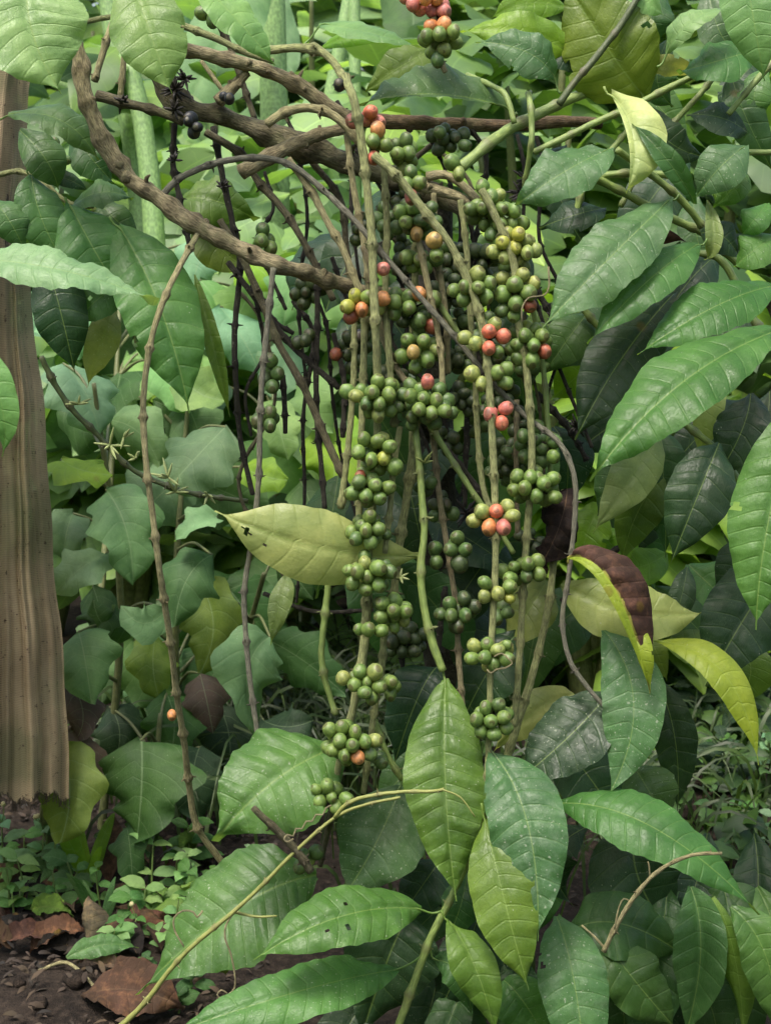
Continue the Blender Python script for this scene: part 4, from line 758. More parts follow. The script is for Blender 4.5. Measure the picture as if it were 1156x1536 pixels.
# ================================================================== brown netting hung on a post
nb = ground(40, 1290)
NT = thing('garden_netting', 'brown mesh netting hung in folds round a post beside the coffee shrubs', 'netting', nb)
rows = 90; cols = 260; ZN = .30
ys = np.linspace(70, 1196, rows + 1)
rx = np.interp(ys, [70, 90, 130, 300, 400, 500, 600, 700, 800, 900, 1000, 1100, 1196], [40, 45, 40, 37, 46, 55, 66, 75, 81, 85, 92, 98, 105])
lx = np.interp(ys, [70, 300, 700, 1196], [-30, -60, -110, -150])
V = []; UV = []; rs = np.random.RandomState(3); ph = rs.rand(8) * 6.28
for i, y in enumerate(ys):
    t = i / rows; s_ = 0
    for j in range(cols + 1):
        s = j / cols
        th = (s - .02) * 2.2
        x = lx[i] + (rx[i] + 2.2 * math.sin(t * 17) + 1.5 * math.sin(t * 41 + 1) + 3 * math.sin(t * 6.5 + 2) - lx[i]) * s
        wv = .5 + .5 * math.sin(t * 5 + s * 13 + ph[3]); w2 = .5 + .5 * math.sin(t * 7.3 - s * 19 + ph[5])
        fold = .8 * math.sin(s * 21 + ph[0] + .5 * math.sin(t * 3 + ph[1])) + (.15 + .45 * wv) * math.sin(s * 47 + ph[2] + .9 * math.sin(t * 4 + ph[3])) + .12 * w2 * math.sin(s * 96 + ph[6] + t * 3) + .5 * math.sin(s * 9 + t * 4 + ph[4])
        for (sc_, sl, wd, dep, t0, t1) in ((.50, .02, .010, 1.7, 0, 1), (.605, -.02, .007, 1.9, .1, 1), (.665, .015, .012, 2.2, 0, 1), (.735, .03, .006, 1.5, .35, 1), (.79, -.025, .009, 2.0, 0, .75), (.845, .02, .006, 1.6, .2, 1), (.905, -.01, .010, 1.9, 0, 1), (.95, .015, .006, 1.2, .5, 1)):
            c0 = sc_ + sl * (t - .5) + .006 * math.sin(t * 9 + sc_ * 40)
            fold -= dep * (.22 + .2 * math.sin(sc_ * 90)) * math.exp(-((s - c0) / (wd * 1.9)) ** 2) * max(0, min(1, (t - t0) * 5 + .3)) * max(0, min(1, (t1 - t) * 5 + .5))
        amp = .004 + .0085 * min(1, t * 1.3)
        z = ZN - fold * amp - .012 * math.sin(s * 11 + ph[7] + t * 1.5) + .10 * (s * 2 - 1.15) ** 2
        yy = y + (6 * math.sin(s * 21 + ph[5]) + 4 * math.sin(s * 67)) * t ** 6 + 2 * math.sin(s * 15 + t * 9)
        p = at(x, yy, z); V.append(p); UV.append((s * .35 + fold * .012, t * .85))
F = []
for i in range(rows):
    for j in range(cols):
        a = i * (cols + 1) + j
        F.append((a, a + 1, a + cols + 2, a + cols + 1))
me = mesh('net', V, F, {'UVMap': UV}, off=nb); link('net', me, NT, M_NET)
mb = MB(); rr2 = random.Random(4)
for k in range(220):
    j = rr2.randrange(cols + 1); p = np.array(V[rows * (cols + 1) + j]); l = rr2.uniform(.003, .012)
    tv, tf, tu, t2 = tube_arrays([p + np.array((0, 0, .003)), p + np.array((rr2.gauss(0, .001), rr2.gauss(0, .001), -l * .5)), p + np.array((rr2.gauss(0, .003), rr2.gauss(0, .002), -l))], [.0004, .0004, .0003], sides=4, step=.01); mb.add(tv, tf, tu, t2)
o = mb.build('fringe', M_BARK, NT); o.color = (.10, .08, .055, .1)
mb = MB()
tv, tf, tu, t2 = tube_arrays([at(-4, 60, ZN + .035), at(-20, 600, ZN + .05), ground(-40, 1260) + np.array((0, 0, -.03))], [.019, .021, .022], sides=12, step=.02, rough=.06); mb.add(tv, tf, tu, t2)
o = mb.build('post', M_BARK, NT); o.color = (.09, .065, .045, .4)
tv, tf, tu, t2 = tube_arrays([at(-32, 84, ZN - .01), at(5, 100, ZN - .022), at(42, 92, ZN - .004)], [.0012] * 3, sides=5, step=.005, rough=.1); mb = MB(); mb.add(tv, tf, tu, t2); o = mb.build('tie', M_BARK, NT); o.color = (.08, .06, .04, .1)

# ================================================================== aubergine plants behind
def egg_plant(label, bx, by, leaves, stems=(), D=None, extra=0, seed=1, span=(150, 330, 600, 1000), zc=.75, group=None, cat='aubergine plant'):
    """leaves: (spec, width, z, colour)"""
    g0 = ground(bx, by); T = thing('aubergine_plant', label, cat, g0, group); rs = random.Random(seed)
    LL = list(leaves)
    for i in range(extra):
        x, y = rs.uniform(span[0], span[1]), rs.uniform(span[2], span[3]); a = rs.gauss(PI / 2, .9); L = rs.uniform(95, 185)
        tx, ty = x + math.cos(a) * L, y + math.sin(a) * L * .8
        LL.append(('%f,%f %f,%f %f,%f' % (x, y, (x + tx) / 2, (y + ty) / 2 - 6, tx, ty), L * rs.uniform(.55, .75), zc + rs.uniform(.05, .3), rs.choice('eecml')))
    zt = sum(l[2] for l in LL) / len(LL); top = at(sum(float(l[0].split(',')[0]) for l in LL) / len(LL), min(float(l[0].split()[0].split(',')[1]) for l in LL) + 30, zt)
    top[2] = max(top[2], g0[2] + .1)
    mid_ = (g0 + top) / 2 + np.array((rs.gauss(0, .02), rs.gauss(0, .02), 0))
    tv, tf, tu, t2 = tube_arrays([g0 + np.array((0, 0, -.02)), mid_, top], [.006, .005, .003], sides=8, step=.01, rough=.08); mb = MB(); mb.add(tv, tf, tu, t2)
    C, _ = catmull([g0, mid_, top], .01)
    for (spec, w, z, c) in LL:
        p = [tuple(float(q) for q in s.split(',')) for s in spec.split()]; b_ = at(*p[0], z)
        h = min(max(b_[2] - .05, g0[2] + .03), top[2]); k = int(np.argmin(abs(C[:, 2] - h)))
        tv, tf, tu, t2 = tube_arrays([C[k], (C[k] + b_) / 2 + np.array((0, 0, .012)), b_], [.0028, .002, .0016], sides=6, step=.008); mb.add(tv, tf, tu, t2)
    o = mb.build('stem', M_STEM, T); o.color = (.13, .15, .06, .1)
    for (spec, w, z, c) in LL:
        leaf(T, spec, w, z=z, dz=-.03, c=c, dust=.05, mat=M_EGG, kind='egg', res=.75, nv=rs.choice((5, 6)), quilt=.9, wave=1.6, up=rs.uniform(.1, 1.3), fold=rs.uniform(.05, .4), roll=rs.gauss(0, 22), curl=rs.uniform(.1, .6), twist=rs.gauss(0, 30))
    return T
egg_plant('aubergine plant with broad grey green lobed leaves right beside the brown netting', 150, 1240,
  [('95,545 130,590 150,655', 100, .62, 's'), ('92,690 125,705 170,712', 74, .55, 'b'), ('160,735 190,795 200,878', 104, .5, 'e'), ('160,830 118,855 80,892', 70, .5, 's'), ('118,948 128,990 138,1056', 96, .5, 'e'),
   ('250,915 215,935 182,908', 60, .5, 'e'), ('110,770 100,800 96,840', 74, .62, 'e'), ('140,880 150,930 130,950', 60, .6, 'm'), ('105,1020 125,1070 112,1112', 58, .52, 'w'), ('200,930 160,940 140,900', 60, .6, 'm'), ('100,600 140,640 190,640', 80, .75, 'm'), ('165,630 210,650 240,700', 80, .7, 'e')], seed=1)
egg_plant('aubergine plant with large dusty green leaves hanging behind the tan hanging twig', 270, 1180,
  [('338,640 290,690 250,735', 110, .55, 'e'), ('318,832 280,870 262,940', 84, .5, 'c'), ('300,875 320,940 300,1010', 88, .6, 'o'), ('325,775 295,785 262,812', 44, .5, 's'), ('270,560 300,590 340,600', 70, .75, 'l'), ('300,1010 310,1050 320,1100', 70, .7, 'w'), ('235,950 230,1000 240,1050', 70, .75, 'o'), ('360,700 400,715 432,720', 54, .65, 'b')], seed=2, extra=12, span=(130, 360, 480, 980), zc=.62)
egg_plant('aubergine plant with one lobed grey green leaf hanging below the yellow leaf', 390, 1180, [('405,955 372,1010 385,1108', 92, .42, 'e'), ('340,905 350,960 345,1010', 50, .6, 'm'), ('420,830 440,860 470,900', 60, .7, 'm'), ('395,1080 430,1090 470,1080', 70, .6, 'd')], seed=3, extra=2, span=(370, 520, 820, 1080), zc=.65)
egg_plant('low aubergine plant with one wide dark leaf facing out near the ground', 215, 1290, [('212,1110 212,1180 205,1262', 150, .48, 'm'), ('300,1120 290,1170 300,1230', 90, .62, 'd'), ('250,1040 262,1090 250,1150', 90, .68, 'm'), ('165,1060 180,1100 170,1150', 80, .7, 'd'), ('330,1060 345,1110 340,1160', 90, .75, 'd'), ('190,1240 195,1270 200,1330', 60, .48, 'm')], seed=4)
egg_plant('low aubergine plant with speckled olive leaves under the hem of the netting', 100, 1290, [('92,1120 105,1190 90,1265', 100, .42, 'o'), ('112,1090 128,1140 135,1190', 60, .5, 'w')], seed=5)
egg_plant('tall pale aubergine plant behind the two hanging grey twigs', 430, 1120, [('470,385 440,430 425,490', 90, .7, 'l'), ('410,600 420,645 432,690', 70, .55, 'l'), ('330,460 360,500 390,560', 90, .8, 's'), ('390,420 360,470 350,520', 80, .85, 'l'), ('440,520 420,560 395,590', 80, .75, 's'), ('300,420 330,470 330,540', 80, .85, 'l'), ('480,560 470,600 500,650', 70, .7, 'l'), ('350,390 385,400 420,440', 60, .8, 'b')], seed=6, extra=12, span=(300, 480, 420, 680), zc=.85)
egg_plant('aubergine plant with bright yellow green leaves seen through gaps between the hanging strings', 560, 1120, [('470,640 500,690 490,750', 90, .7, 'b'), ('540,620 560,680 540,740', 80, .75, 'b'), ('600,700 590,760 600,820', 80, .75, 'm'), ('450,720 470,780 460,840', 80, .8, 'm')], seed=7, extra=9, span=(440, 660, 600, 900), zc=.8)
egg_plant('aubergine plant with pale leaves above the twig of white flower buds', 120, 1180, [('70,450 100,490 120,540', 84, .9, 's'), ('210,400 240,440 250,500', 80, .9, 's'), ('240,540 260,580 280,620', 70, .8, 'l'), ('330,360 300,390 290,440', 80, .9, 's'), ('180,560 170,600 150,640', 70, .85, 'm')], seed=8, extra=12, span=(80, 330, 380, 640), zc=.95)

# ================================================================== banana plants and other growth further back
def banana(label, spec, d0, d1, z, leaves=(), c='ban', group=None):
    P = [tuple(float(v) for v in s.split(',')) for s in spec.split()]
    W = [at(p[0], p[1], z) for p in P]; foot = W[0].copy(); foot[2] = -.02
    T = thing('banana_plant', label, 'banana plant', foot, group)
    n = len(W); R = [(d0 + (d1 - d0) * i / (n - 1)) / 2 * pxm(w) for i, w in enumerate(W)]
    tv, tf, tu, t2 = tube_arrays([foot] + W, [R[0] * 1.15] + R, sides=18, step=.04, rough=.03); mb = MB(); mb.add(tv, tf, tu, t2)
    o = mb.build('stem', M_STEM, T); o.color = BC[c]
    for (sp, w, zz, cc) in leaves:
        leaf(T, sp, w, z=zz, dz=-.1, c=cc, dust=.1, kind='paddle', nv=26, quilt=.35, wave=.8, up=.3, fold=.15, mat=M_EGG)
    return T
banana('thick pale green banana stem rising behind the forked limbs, widest of them', '412,700 412,300 410,100 404,-80', 46, 40, 1.6, [('400,-60 330,60 270,190', 100, 1.5, 's')])
banana('banana stem leaning left behind the knotted limb', '235,640 205,260 168,40 150,-120', 34, 26, 1.5)
banana('straight narrow banana stem right of the curved pale twig', '534,600 533,250 532,60 530,-100', 20, 17, 1.4, c='ban')
banana('short thick banana stem low behind the left curved limb', '240,700 232,360 215,190 190,80', 36, 26, 1.35, [('215,170 150,110 90,120', 60, 1.4, 'm')])
banana('banana stem slanting up to the right behind the pale twig', '470,520 480,260 520,20 545,-100', 26, 20, 1.9, [('560,-60 620,30 560,110', 90, 1.8, 'm')])
banana('faint far banana stem between the two thickest ones', '330,700 325,300 318,60 310,-100', 30, 24, 2.4, [('300,-80 230,20 200,160', 120, 2.3, 's'), ('318,-60 380,20 440,110', 110, 2.4, 's')])
def bush(name, label, cat, x, D, w, h, n, ll, cols, kind='weed', seed=1, group=None, lw=.45, trunk=.02):
    rs = random.Random(seed); g0 = CAM + np.array(((x - 578) / FPX * D, D, 0)); g0[2] = gz(g0[0], g0[1])
    T = thing(name, label, cat, g0, group)
    mb = MB()
    tips = []
    for k in range(9):
        a = rs.uniform(0, 6.28); e = g0 + np.array((math.cos(a) * w * rs.uniform(.2, .8), math.sin(a) * w * .5 * rs.random(), h * rs.uniform(.5, 1.0)))
        mid_ = g0 * .5 + e * .5 + np.array((0, 0, h * .12))
        tv, tf, tu, t2 = tube_arrays([g0 + np.array((0, 0, -.02)), mid_, e], [trunk, trunk * .6, trunk * .25], sides=7, step=.05); mb.add(tv, tf, tu, t2); tips.append((mid_, e))
    o = mb.build('stem', M_STEM, T); o.color = (.12, .14, .05, .1)
    mb = MB()
    for k in range(n):
        a_, e = rs.choice(tips); p = a_ + (e - a_) * rs.uniform(-.4, 1.05) + np.array([rs.gauss(0, w * .22), rs.gauss(0, w * .15), rs.gauss(0, h * .12)])
        p[2] = max(p[2], .05)
        an = rs.uniform(0, 6.28); d = np.array((math.cos(an), math.sin(an) * .7, rs.uniform(-.9, .35))); L = ll * rs.uniform(.6, 1.25)
        SEED[0] += 1
        v, ff, uv, v2 = leaf_arrays([p, p + d * L * .5 + np.array((0, 0, L * .12)), p + d * L], L * lw, kind=kind, n=8, m=4, seed=SEED[0], facing=False, normal=(rs.gauss(0, .5), rs.gauss(-.3, .5), 1), nv=6, quilt=.3)
        mb.add(v, ff, uv, v2)
    mat = mass_material('foliage', *cols); mb.build('foliage', mat, T)
    return T
PALE = ((.11, .21, .09), (.24, .38, .17)); MIDC = ((.05, .11, .035), (.13, .23, .06)); BRT = ((.12, .22, .03), (.22, .35, .06)); DRK = ((.025, .06, .02), (.07, .13, .04))
for args in [
 ('leafy_bush', 'pale leafy bush far behind the two straight stems', 'bush', 300, 3.6, .45, 1.15, 260, .22, PALE, 'egg'), ('leafy_bush', 'pale leafy bush behind the top berry string', 'bush', 600, 3.4, .45, 1.25, 260, .2, PALE, 'egg'),
 ('leafy_bush', 'green bush behind the large olive leaf', 'bush', 800, 2.9, .4, 1.2, 240, .2, MIDC, 'egg'), ('leafy_bush', 'mid green bush behind the top of the leafy coffee shrub', 'bush', 1050, 2.8, .42, 1.2, 240, .18, MIDC, 'weed'),
 ('leafy_bush', 'green bush behind the netting top', 'bush', 60, 3.0, .4, 1.1, 220, .18, MIDC, 'weed'), ('leafy_bush', 'low pale bush between the netting and the curved limb', 'bush', 180, 2.7, .35, .8, 180, .17, PALE, 'egg'),
 ('leafy_bush', 'low bush of pale lobed leaves behind the grey twig', 'bush', 420, 2.75, .35, .82, 180, .18, PALE, 'egg'), ('leafy_bush', 'shaded green bush behind the middle of the berry strings', 'bush', 680, 2.5, .35, .85, 180, .15, MIDC, 'weed'),
 ('leafy_bush', 'bright low bush behind the withered brown leaf', 'bush', 900, 2.4, .3, .72, 200, .14, BRT, 'weed'), ('leafy_bush', 'dark bush behind the lower right leaves', 'bush', 1120, 2.5, .3, .6, 160, .12, DRK, 'weed'),
 ('leafy_bush', 'tall slender bush of narrow leaves left of the banana stems', 'bush', 130, 3.9, .4, 1.35, 240, .24, PALE, 'blade'), ('leafy_bush', 'tall far bush with grassy leaves right of the thick banana stem', 'bush', 470, 4.2, .45, 1.4, 260, .26, PALE, 'blade')]:
    bush(*args, seed=int(args[3] + args[4] * 10), lw=.16 if args[10] == 'blade' else .55)
def leafmass(name, boxes, mat, seed, ll, lw=.5, kind='weed', res=(6, 4)):
    rs = random.Random(seed); mb = MB()
    for (x0, x1, y0, y1, z0, z1, n) in boxes:
        for i in range(n):
            p = np.array((rs.uniform(x0, x1), rs.uniform(y0, y1), 0)); p[2] = gz(p[0], p[1]) * (1 if z1 < .3 else 1) + rs.uniform(z0, z1)
            an = rs.uniform(0, 6.28); d = np.array((math.cos(an), math.sin(an), rs.uniform(-.6, .6))); L = ll * rs.uniform(.5, 1.3); SEED[0] += 1
            v, ff, uv, v2 = leaf_arrays([p, p + d * L * .5 + np.array((0, 0, L * .15)), p + d * L], L * lw, kind=kind, n=res[0], m=res[1], seed=SEED[0], facing=False, normal=(rs.gauss(0, .4), rs.gauss(-.3, .4), 1), nv=5, quilt=.2)
            mb.add(v, ff, uv, v2)
    o = mb.build(name, mat); o['kind'] = 'stuff'; return o
leafmass('far_undergrowth', [(-2.6, 2.6, 3.6, 5.0, 0, 2.0, 2600), (-3.5, 3.5, 5.0, 6.6, .2, 2.7, 3000)], M_FAR, 11, .34, .5, 'egg')
leafmass('unseen_shade_hedge', [(-5, 5, -5.5, -3.8, 0, 2.0, 800), (-4.8, -3, -4, 3, 0, 1.9, 600), (3, 4.8, -4, 3, 0, 1.9, 600)], M_FAR, 13, .5, .55, 'weed', (4, 2))  # leaf masses added out of view, behind and beside, to block low sky light

# ================================================================== ground
N = 150; V = []; F = []
xs = np.concatenate([np.linspace(-60, -2.05, 12), np.linspace(-2, 2, 181), np.linspace(2.05, 60, 12)]); yg = np.concatenate([np.linspace(-40, -1.05, 10), np.linspace(-1, 3.2, 191), np.linspace(3.25, 80, 14)])
for yv in yg:
    for xv in xs: V.append((xv, yv, gz(xv, yv) if abs(xv) <= 2 and -1 <= yv <= 3.2 else 0))
nx = len(xs)
for i in range(len(yg) - 1):
    for j in range(nx - 1): a = i * nx + j; F.append((a, a + 1, a + nx + 1, a + nx))
go = link('ground', mesh('ground', V, F), None, M_SOIL); go['kind'] = 'structure'

def grass(name, patches, seed):
    rs = random.Random(seed); mb = MB()
    for (cx, cy, rx_, ry_, n, hh) in patches:
        for i in range(n):
            x, y = rs.gauss(cx, rx_), rs.gauss(cy, ry_); p = np.array((x, y, gz(x, y) - .003)); a = rs.uniform(0, 6.28); h = hh * rs.uniform(.4, 1.3); d = np.array((math.cos(a), math.sin(a), 0)); SEED[0] += 1
            v, ff, uv, v2 = leaf_arrays([p, p + d * h * .28 + np.array((0, 0, h * .75)), p + d * h * rs.uniform(.6, 1.1) + np.array((0, 0, h * rs.uniform(.25, .9)))], rs.uniform(.003, .007), kind='blade', n=6, m=2, seed=SEED[0], facing=False, normal=(d[0] * -.3, -.6, .7), quilt=0, wave=0, nv=5, fold=.3)
            mb.add(v, ff, uv, v2)
    o = mb.build(name, M_GRASS); o['kind'] = 'stuff'
def gp(x, y): q = ground(x, y); return q[0], q[1]
grass('grass', [(*gp(430, 1150), .12, .14, 420, .16), (*gp(300, 1180), .08, .1, 120, .12), (*gp(560, 1100), .12, .15, 260, .16), (*gp(1080, 1180), .1, .2, 260, .1), (*gp(700, 1250), .15, .15, 150, .12)], 9)
A, B, C_, D_ = gp(1000, 1380), gp(1156, 1400), gp(1020, 1080), gp(1156, 1080)
leafmass('weedy_ground_cover', [(.28, .85, .35, 1.6, 0.005, .06, 900), (-.5, .25, .75, 2.2, .005, .05, 700), (-1.2, 1.6, 2.0, 3.4, .0, .14, 900)], M_LOW, 12, .045, .55)

# ------------------------------------------------------------------ small weeds, one thing each
def weed(label, x, y, h, pairs, ll, c='g', seed=0, kind='weed', flowers=0, lw=.5, spread=1.0, group=None, name='weed', dust=.1):
    rs = random.Random(seed + int(x * 3 + y)); g0 = ground(x, y); px = pxm(g0); T = thing(name, label, 'weed', g0, group)
    lean = np.array((rs.gauss(0, .12), rs.gauss(-.05, .1), 1.0)); H = h * px; top = g0 + lean * H
    mb = MB(); tv, tf, tu, t2 = tube_arrays([g0 - np.array((0, 0, .006)), (g0 + top) / 2 + px * np.array((rs.gauss(0, 3), 0, 0)), top], [px * 2.0, px * 1.6, px * 1.0], sides=6, step=.006); mb.add(tv, tf, tu, t2)
    for k in range(flowers):
        e = top + px * np.array((rs.uniform(-16, 16), rs.uniform(-6, 6), rs.uniform(6, 24)))
        tv, tf, tu, t2 = tube_arrays([top, (top + e) / 2 + px * np.array((rs.gauss(0, 2), 0, 2)), e], [px * .9, px * .8, px * .8], sides=5, step=.004); mb.add(tv, tf, tu, t2)
        fb = MB(); tv, tf, tu, t2 = tube_arrays([e, e + px * np.array((0, 0, 3)), e + px * np.array((0, -1, 7))], [px * 1.5, px * 4.2, px * 2.5], sides=8, step=.0015); fb.add(tv, tf, tu, t2)
        o = fb.build('flower', M_STEM, T); o.color = (.5, .48, .25, .1)
    o = mb.build('stem', M_STEM, T); o.color = (.12, .19, .05, .1)
    for k in range(pairs):
        q = g0 + (top - g0) * ((k + 1) / pairs if kind != 'blade' else rs.uniform(.0, .25)); a0 = rs.uniform(0, 3.14) if k else .3
        for sgn in (0, PI):
            a = a0 * (1 if kind != 'blade' else 2) + sgn + rs.gauss(0, .3); L = ll * px * rs.uniform(.7, 1.15) * (1.0 if k < pairs - 1 or pairs == 1 else .75)
            if kind == 'blade': d = np.array((math.cos(a) * .5, math.sin(a) * .4, 1.0)); e = q + d * L; m_ = q + d * L * .55 + np.array((0, 0, L * .1))
            else: d = np.array((math.cos(a) * spread, math.sin(a) * .7, rs.uniform(-.1, .45))); e = q + d * L + np.array((0, 0, -L * .15)); m_ = q + d * L * .5 + np.array((0, 0, L * .06))
            leaf3(T, [q, m_, e], L * lw, c=c, dust=dust, kind=kind, n=16, m=8, facing=False, normal=(rs.gauss(0, .25), -.55, .85) if kind != 'blade' else (0, -1, .3), nv=6, quilt=.8, wave=1.2, fold=.2, mat=M_EGG)
    return T
for a in [
 ('flowering weed with three cream buds at the left edge under the netting', 12, 1318, 92, 3, 44, 's', 1, 'weed', 3), ('weed with two cream buds on a thin stalk under the netting', 62, 1330, 84, 3, 42, 's', 2, 'weed', 2),
 ('grassy weed with one bright upright blade under the netting hem', 132, 1330, 60, 2, 130, 'b', 3, 'blade', 0, .2), ('round leaved weed with speckled leaves before the wide dark leaf', 118, 1345, 60, 2, 46, 'c', 4, 'weed', 0, .8),
 ('slender weed with a pair of pointed leaves left of the small dead stalk', 228, 1362, 92, 2, 50, 'l', 5, 'weed', 0, .4), ('slender weed with light green leaves below the tan twig end', 262, 1352, 72, 3, 36, 'l', 6, 'weed', 0, .5),
 ('broad bladed grass tuft among the dead leaves', 152, 1400, 30, 3, 96, 'm', 7, 'blade', 0, .14), ('bushy weed with rounded leaves above the slim fallen green leaf', 186, 1400, 62, 3, 44, 'g', 8, 'weed', 0, .6),
 ('leafy weed rising at the left edge above the litter', 40, 1352, 70, 4, 46, 'l', 23, 'weed', 0, .5), ('pale weed just right of the thin dead leaf by the soil', 176, 1440, 46, 3, 40, 'l', 24, 'weed', 0, .55), ('bright weed under the edge of the large bitten dusty leaf', 250, 1440, 50, 3, 36, 'l', 25, 'weed', 0, .6),
 ('small weed in front of the folded brown dead leaf', 212, 1424, 40, 2, 38, 'g', 9, 'weed', 1, .6), ('low weed beside the large dusty leaf edge', 222, 1465, 26, 2, 30, 'm', 10, 'weed', 0, .7),
 ('seedling with tiny leaves under the vine tendril', 290, 1490, 40, 3, 34, 'm', 11, 'weed', 0, .6), ('rounded seedling at the bottom beside the large brown leaf', 268, 1512, 30, 2, 38, 'm', 12, 'weed', 0, .7),
 ('weed with yellowing lower leaf at the left edge of the dead leaves', 22, 1372, 50, 2, 40, 'g', 13, 'weed', 0, .45), ('small weed between the two flowering weeds and the dead leaves', 92, 1378, 44, 2, 44, 'g', 14, 'weed', 0, .5),
 ('feathery weed above the large dusty leaf behind the vine', 372, 1318, 40, 3, 40, 's', 15, 'weed', 0, .3), ('dark weed in the shade below the hanging lobed leaf', 345, 1230, 60, 3, 44, 'm', 16, 'weed', 0, .5),
 ('dark weed at the foot of the tan hanging twig', 190, 1130, 60, 3, 52, 'm', 17, 'weed', 0, .5), ('dark weed in the shade right of the netting', 160, 1060, 70, 3, 60, 'm', 18, 'weed', 0, .5), ('dark weed behind the grey twig tip', 420, 1150, 70, 3, 50, 'd', 19, 'weed', 0, .4)]:
    lab, x, y, h, pr, ll, c, sd, kd, fl = a[:10]; weed(lab, x, y, h, pr, ll, c, sd, kd, fl, a[10] if len(a) > 10 else .5)
rw = random.Random(61)
for i in range(22):
    x, y = rw.uniform(-10, 320), rw.uniform(1290, 1440)
    if x < 120 and y > 1425: continue
    weed('small green weed with paired leaves among the litter at the lower left', x, y, rw.uniform(35, 85), rw.choice((2, 3, 3)), rw.uniform(30, 54), rw.choice('glmv'), 80 + i, 'weed', 0, rw.uniform(.32, .62), group='small weeds among the litter')
for i, (x, y) in enumerate([(1000, 1010), (1075, 1040), (1140, 1060), (1045, 1120), (1130, 1140), (1100, 1200), (1160, 1220)]):
    weed('dark leafy weed in the shade behind the long yellow leaf', x, y, rw.uniform(80, 130), 4, rw.uniform(50, 75), rw.choice('dm'), 120 + i, 'weed', 0, .5, group='dark weeds in the shade')
rr3 = random.Random(21)
for i, (x, y) in enumerate([(1062, 1100), (1120, 1080), (1140, 1180), (1080, 1180), (1040, 1140), (1110, 1240), (1150, 1270), (1060, 1240), (1128, 1330), (1035, 1060), (1150, 1110), (1095, 1300)]):
    weed('small shaded weed with pointed green leaves behind the lower right leaves', x, y, rr3.uniform(40, 75), 3, rr3.uniform(26, 44), rr3.choice('gms'), 40 + i, 'weed', 0, .5, group='small weeds at the lower right')

# ------------------------------------------------------------------ fallen leaves
def fallen(label, x, y, L, ang, c='n', w=.5, lift=0.0, curl=.8, tilt=0.0, name='fallen_leaf', mat=None, stand=0.0, dust=.0, seed=0):
    g0 = ground(x, y); px = pxm(g0); L *= px; a = math.radians(ang); d = nrm(np.array((math.cos(a), -math.sin(a) * 1.0, stand))); rs = random.Random(int(x + y))
    b0 = g0 + np.array((0, 0, .008 + lift)) - d * L * .5 * (0 if stand > .5 else 1); e = b0 + d * L
    for q in (b0, e): q[2] = max(q[2], gz(q[0], q[1]) + .004)
    m_ = (b0 + e) / 2 + np.array((0, 0, L * .12)); m_[2] = max(m_[2], gz(m_[0], m_[1]) + .012)
    nn = (rs.gauss(0, .3), -.4 - tilt, 1) if stand < .5 else (rs.gauss(0, .4), -1, .2)
    SEED[0] += 1
    v, ff, uv, v2 = leaf_arrays([b0, m_, e], L * w, kind='coffee', n=28, m=14, seed=SEED[0], facing=False, normal=nn, nv=9, quilt=1.8, wave=2.4, curl=-curl * .5 if rs.random() < .5 else curl, fold=.2, twist=rs.uniform(-40, 40))
    me = mesh('fallen_leaf', v, ff, {'UVMap': uv, 'vein': v2}, off=g0); o = link('fallen_leaf', me, None, mat or M_DEAD); o.location = Vector([float(q) for q in g0]); o.color = (*jit(LC[c], .2), dust)
    tag(o, label, 'dead leaf' if mat is None else 'fallen leaf')
for a in [
 ('curled brown dead leaf standing upright before the wide dark green leaf', 163, 1325, 100, 275, 'n', .4, 0, 1.3, 0, 1.6), ('brown dead leaf folded upright in the middle of the leaf litter', 134, 1440, 84, 262, 'w', .5, 0, 1.2, 0, 1.4),
 ('large flat brown dead leaf at the bottom photo edge', 200, 1518, 160, 10, 'n', .6, .004, .3, .3, 0), ('olive yellow fallen leaf between the weeds and the litter', 80, 1394, 74, 20, 'o', .5, .01, .4, .3, 0),
 ('dark grey dead leaf crumpled at the left of the litter', 38, 1425, 80, 160, 'n', .5, .005, 1.2, .2, 0), ('grey crumpled dead leaf beside the bare soil', 98, 1424, 56, 70, 'w', .6, .005, 1.0, .3, .2),
 ('black dead leaf under the two flowering weeds', 62, 1348, 90, 30, 'k', .5, 0, 1.0, 0, 0), ('dark brown dead leaf behind the broad bladed grass', 108, 1332, 90, 170, 'n', .5, .0, .9, 0, 0),
 ('nearly black dead leaf at the left edge above the soil', 14, 1385, 80, 140, 'k', .5, 0, 1, 0, 0), ('small drooping olive dead leaf below the tendril', 338, 1486, 60, 100, 'o', .5, .01, .8, .4, .6),
 ('shrivelled olive striped dead leaf at the foot of the tan twig', 285, 1310, 70, 100, 'o', .6, .02, 1.2, .3, .5), ('dark dead leaf in the hollow left of the dusty leaf', 195, 1440, 90, 60, 'k', .5, 0, .9, 0, 0),
 ('brown dead leaf in the shade below the stub', 240, 1390, 90, 20, 'n', .5, 0, .9, 0, 0), ('dark brown dead leaf lying against the netting foot', 45, 1300, 90, 0, 'n', .5, 0, .9, 0, 0), ('thin brown dead leaf pointing at the soil patch', 150, 1462, 70, 200, 'w', .4, 0, 1.1, .2, 0)]:
    fallen(*a[:10], stand=a[10])
fallen('slim dusty green leaf lying on the soil at the lower left', 156, 1462, 108, -18, 'c', .34, .014, .2, .5, mat=M_LEAF, dust=.8)
rl = random.Random(77)
for i in range(30):
    x, y = rl.uniform(-30, 330), rl.uniform(1285, 1440)
    if x < 130 and y > 1440: continue
    fallen('dark rotting dead leaf in the litter between the weeds at the lower left', x, y, rl.uniform(45, 100), rl.uniform(0, 360), rl.choice('nkkn'), rl.uniform(.4, .6), rl.uniform(0, .01), rl.uniform(.6, 1.4), rl.uniform(0, .3), stand=rl.choice((0, 0, .4)))
    o = COL.objects[-1]; o['group'] = 'rotting leaves of the litter'
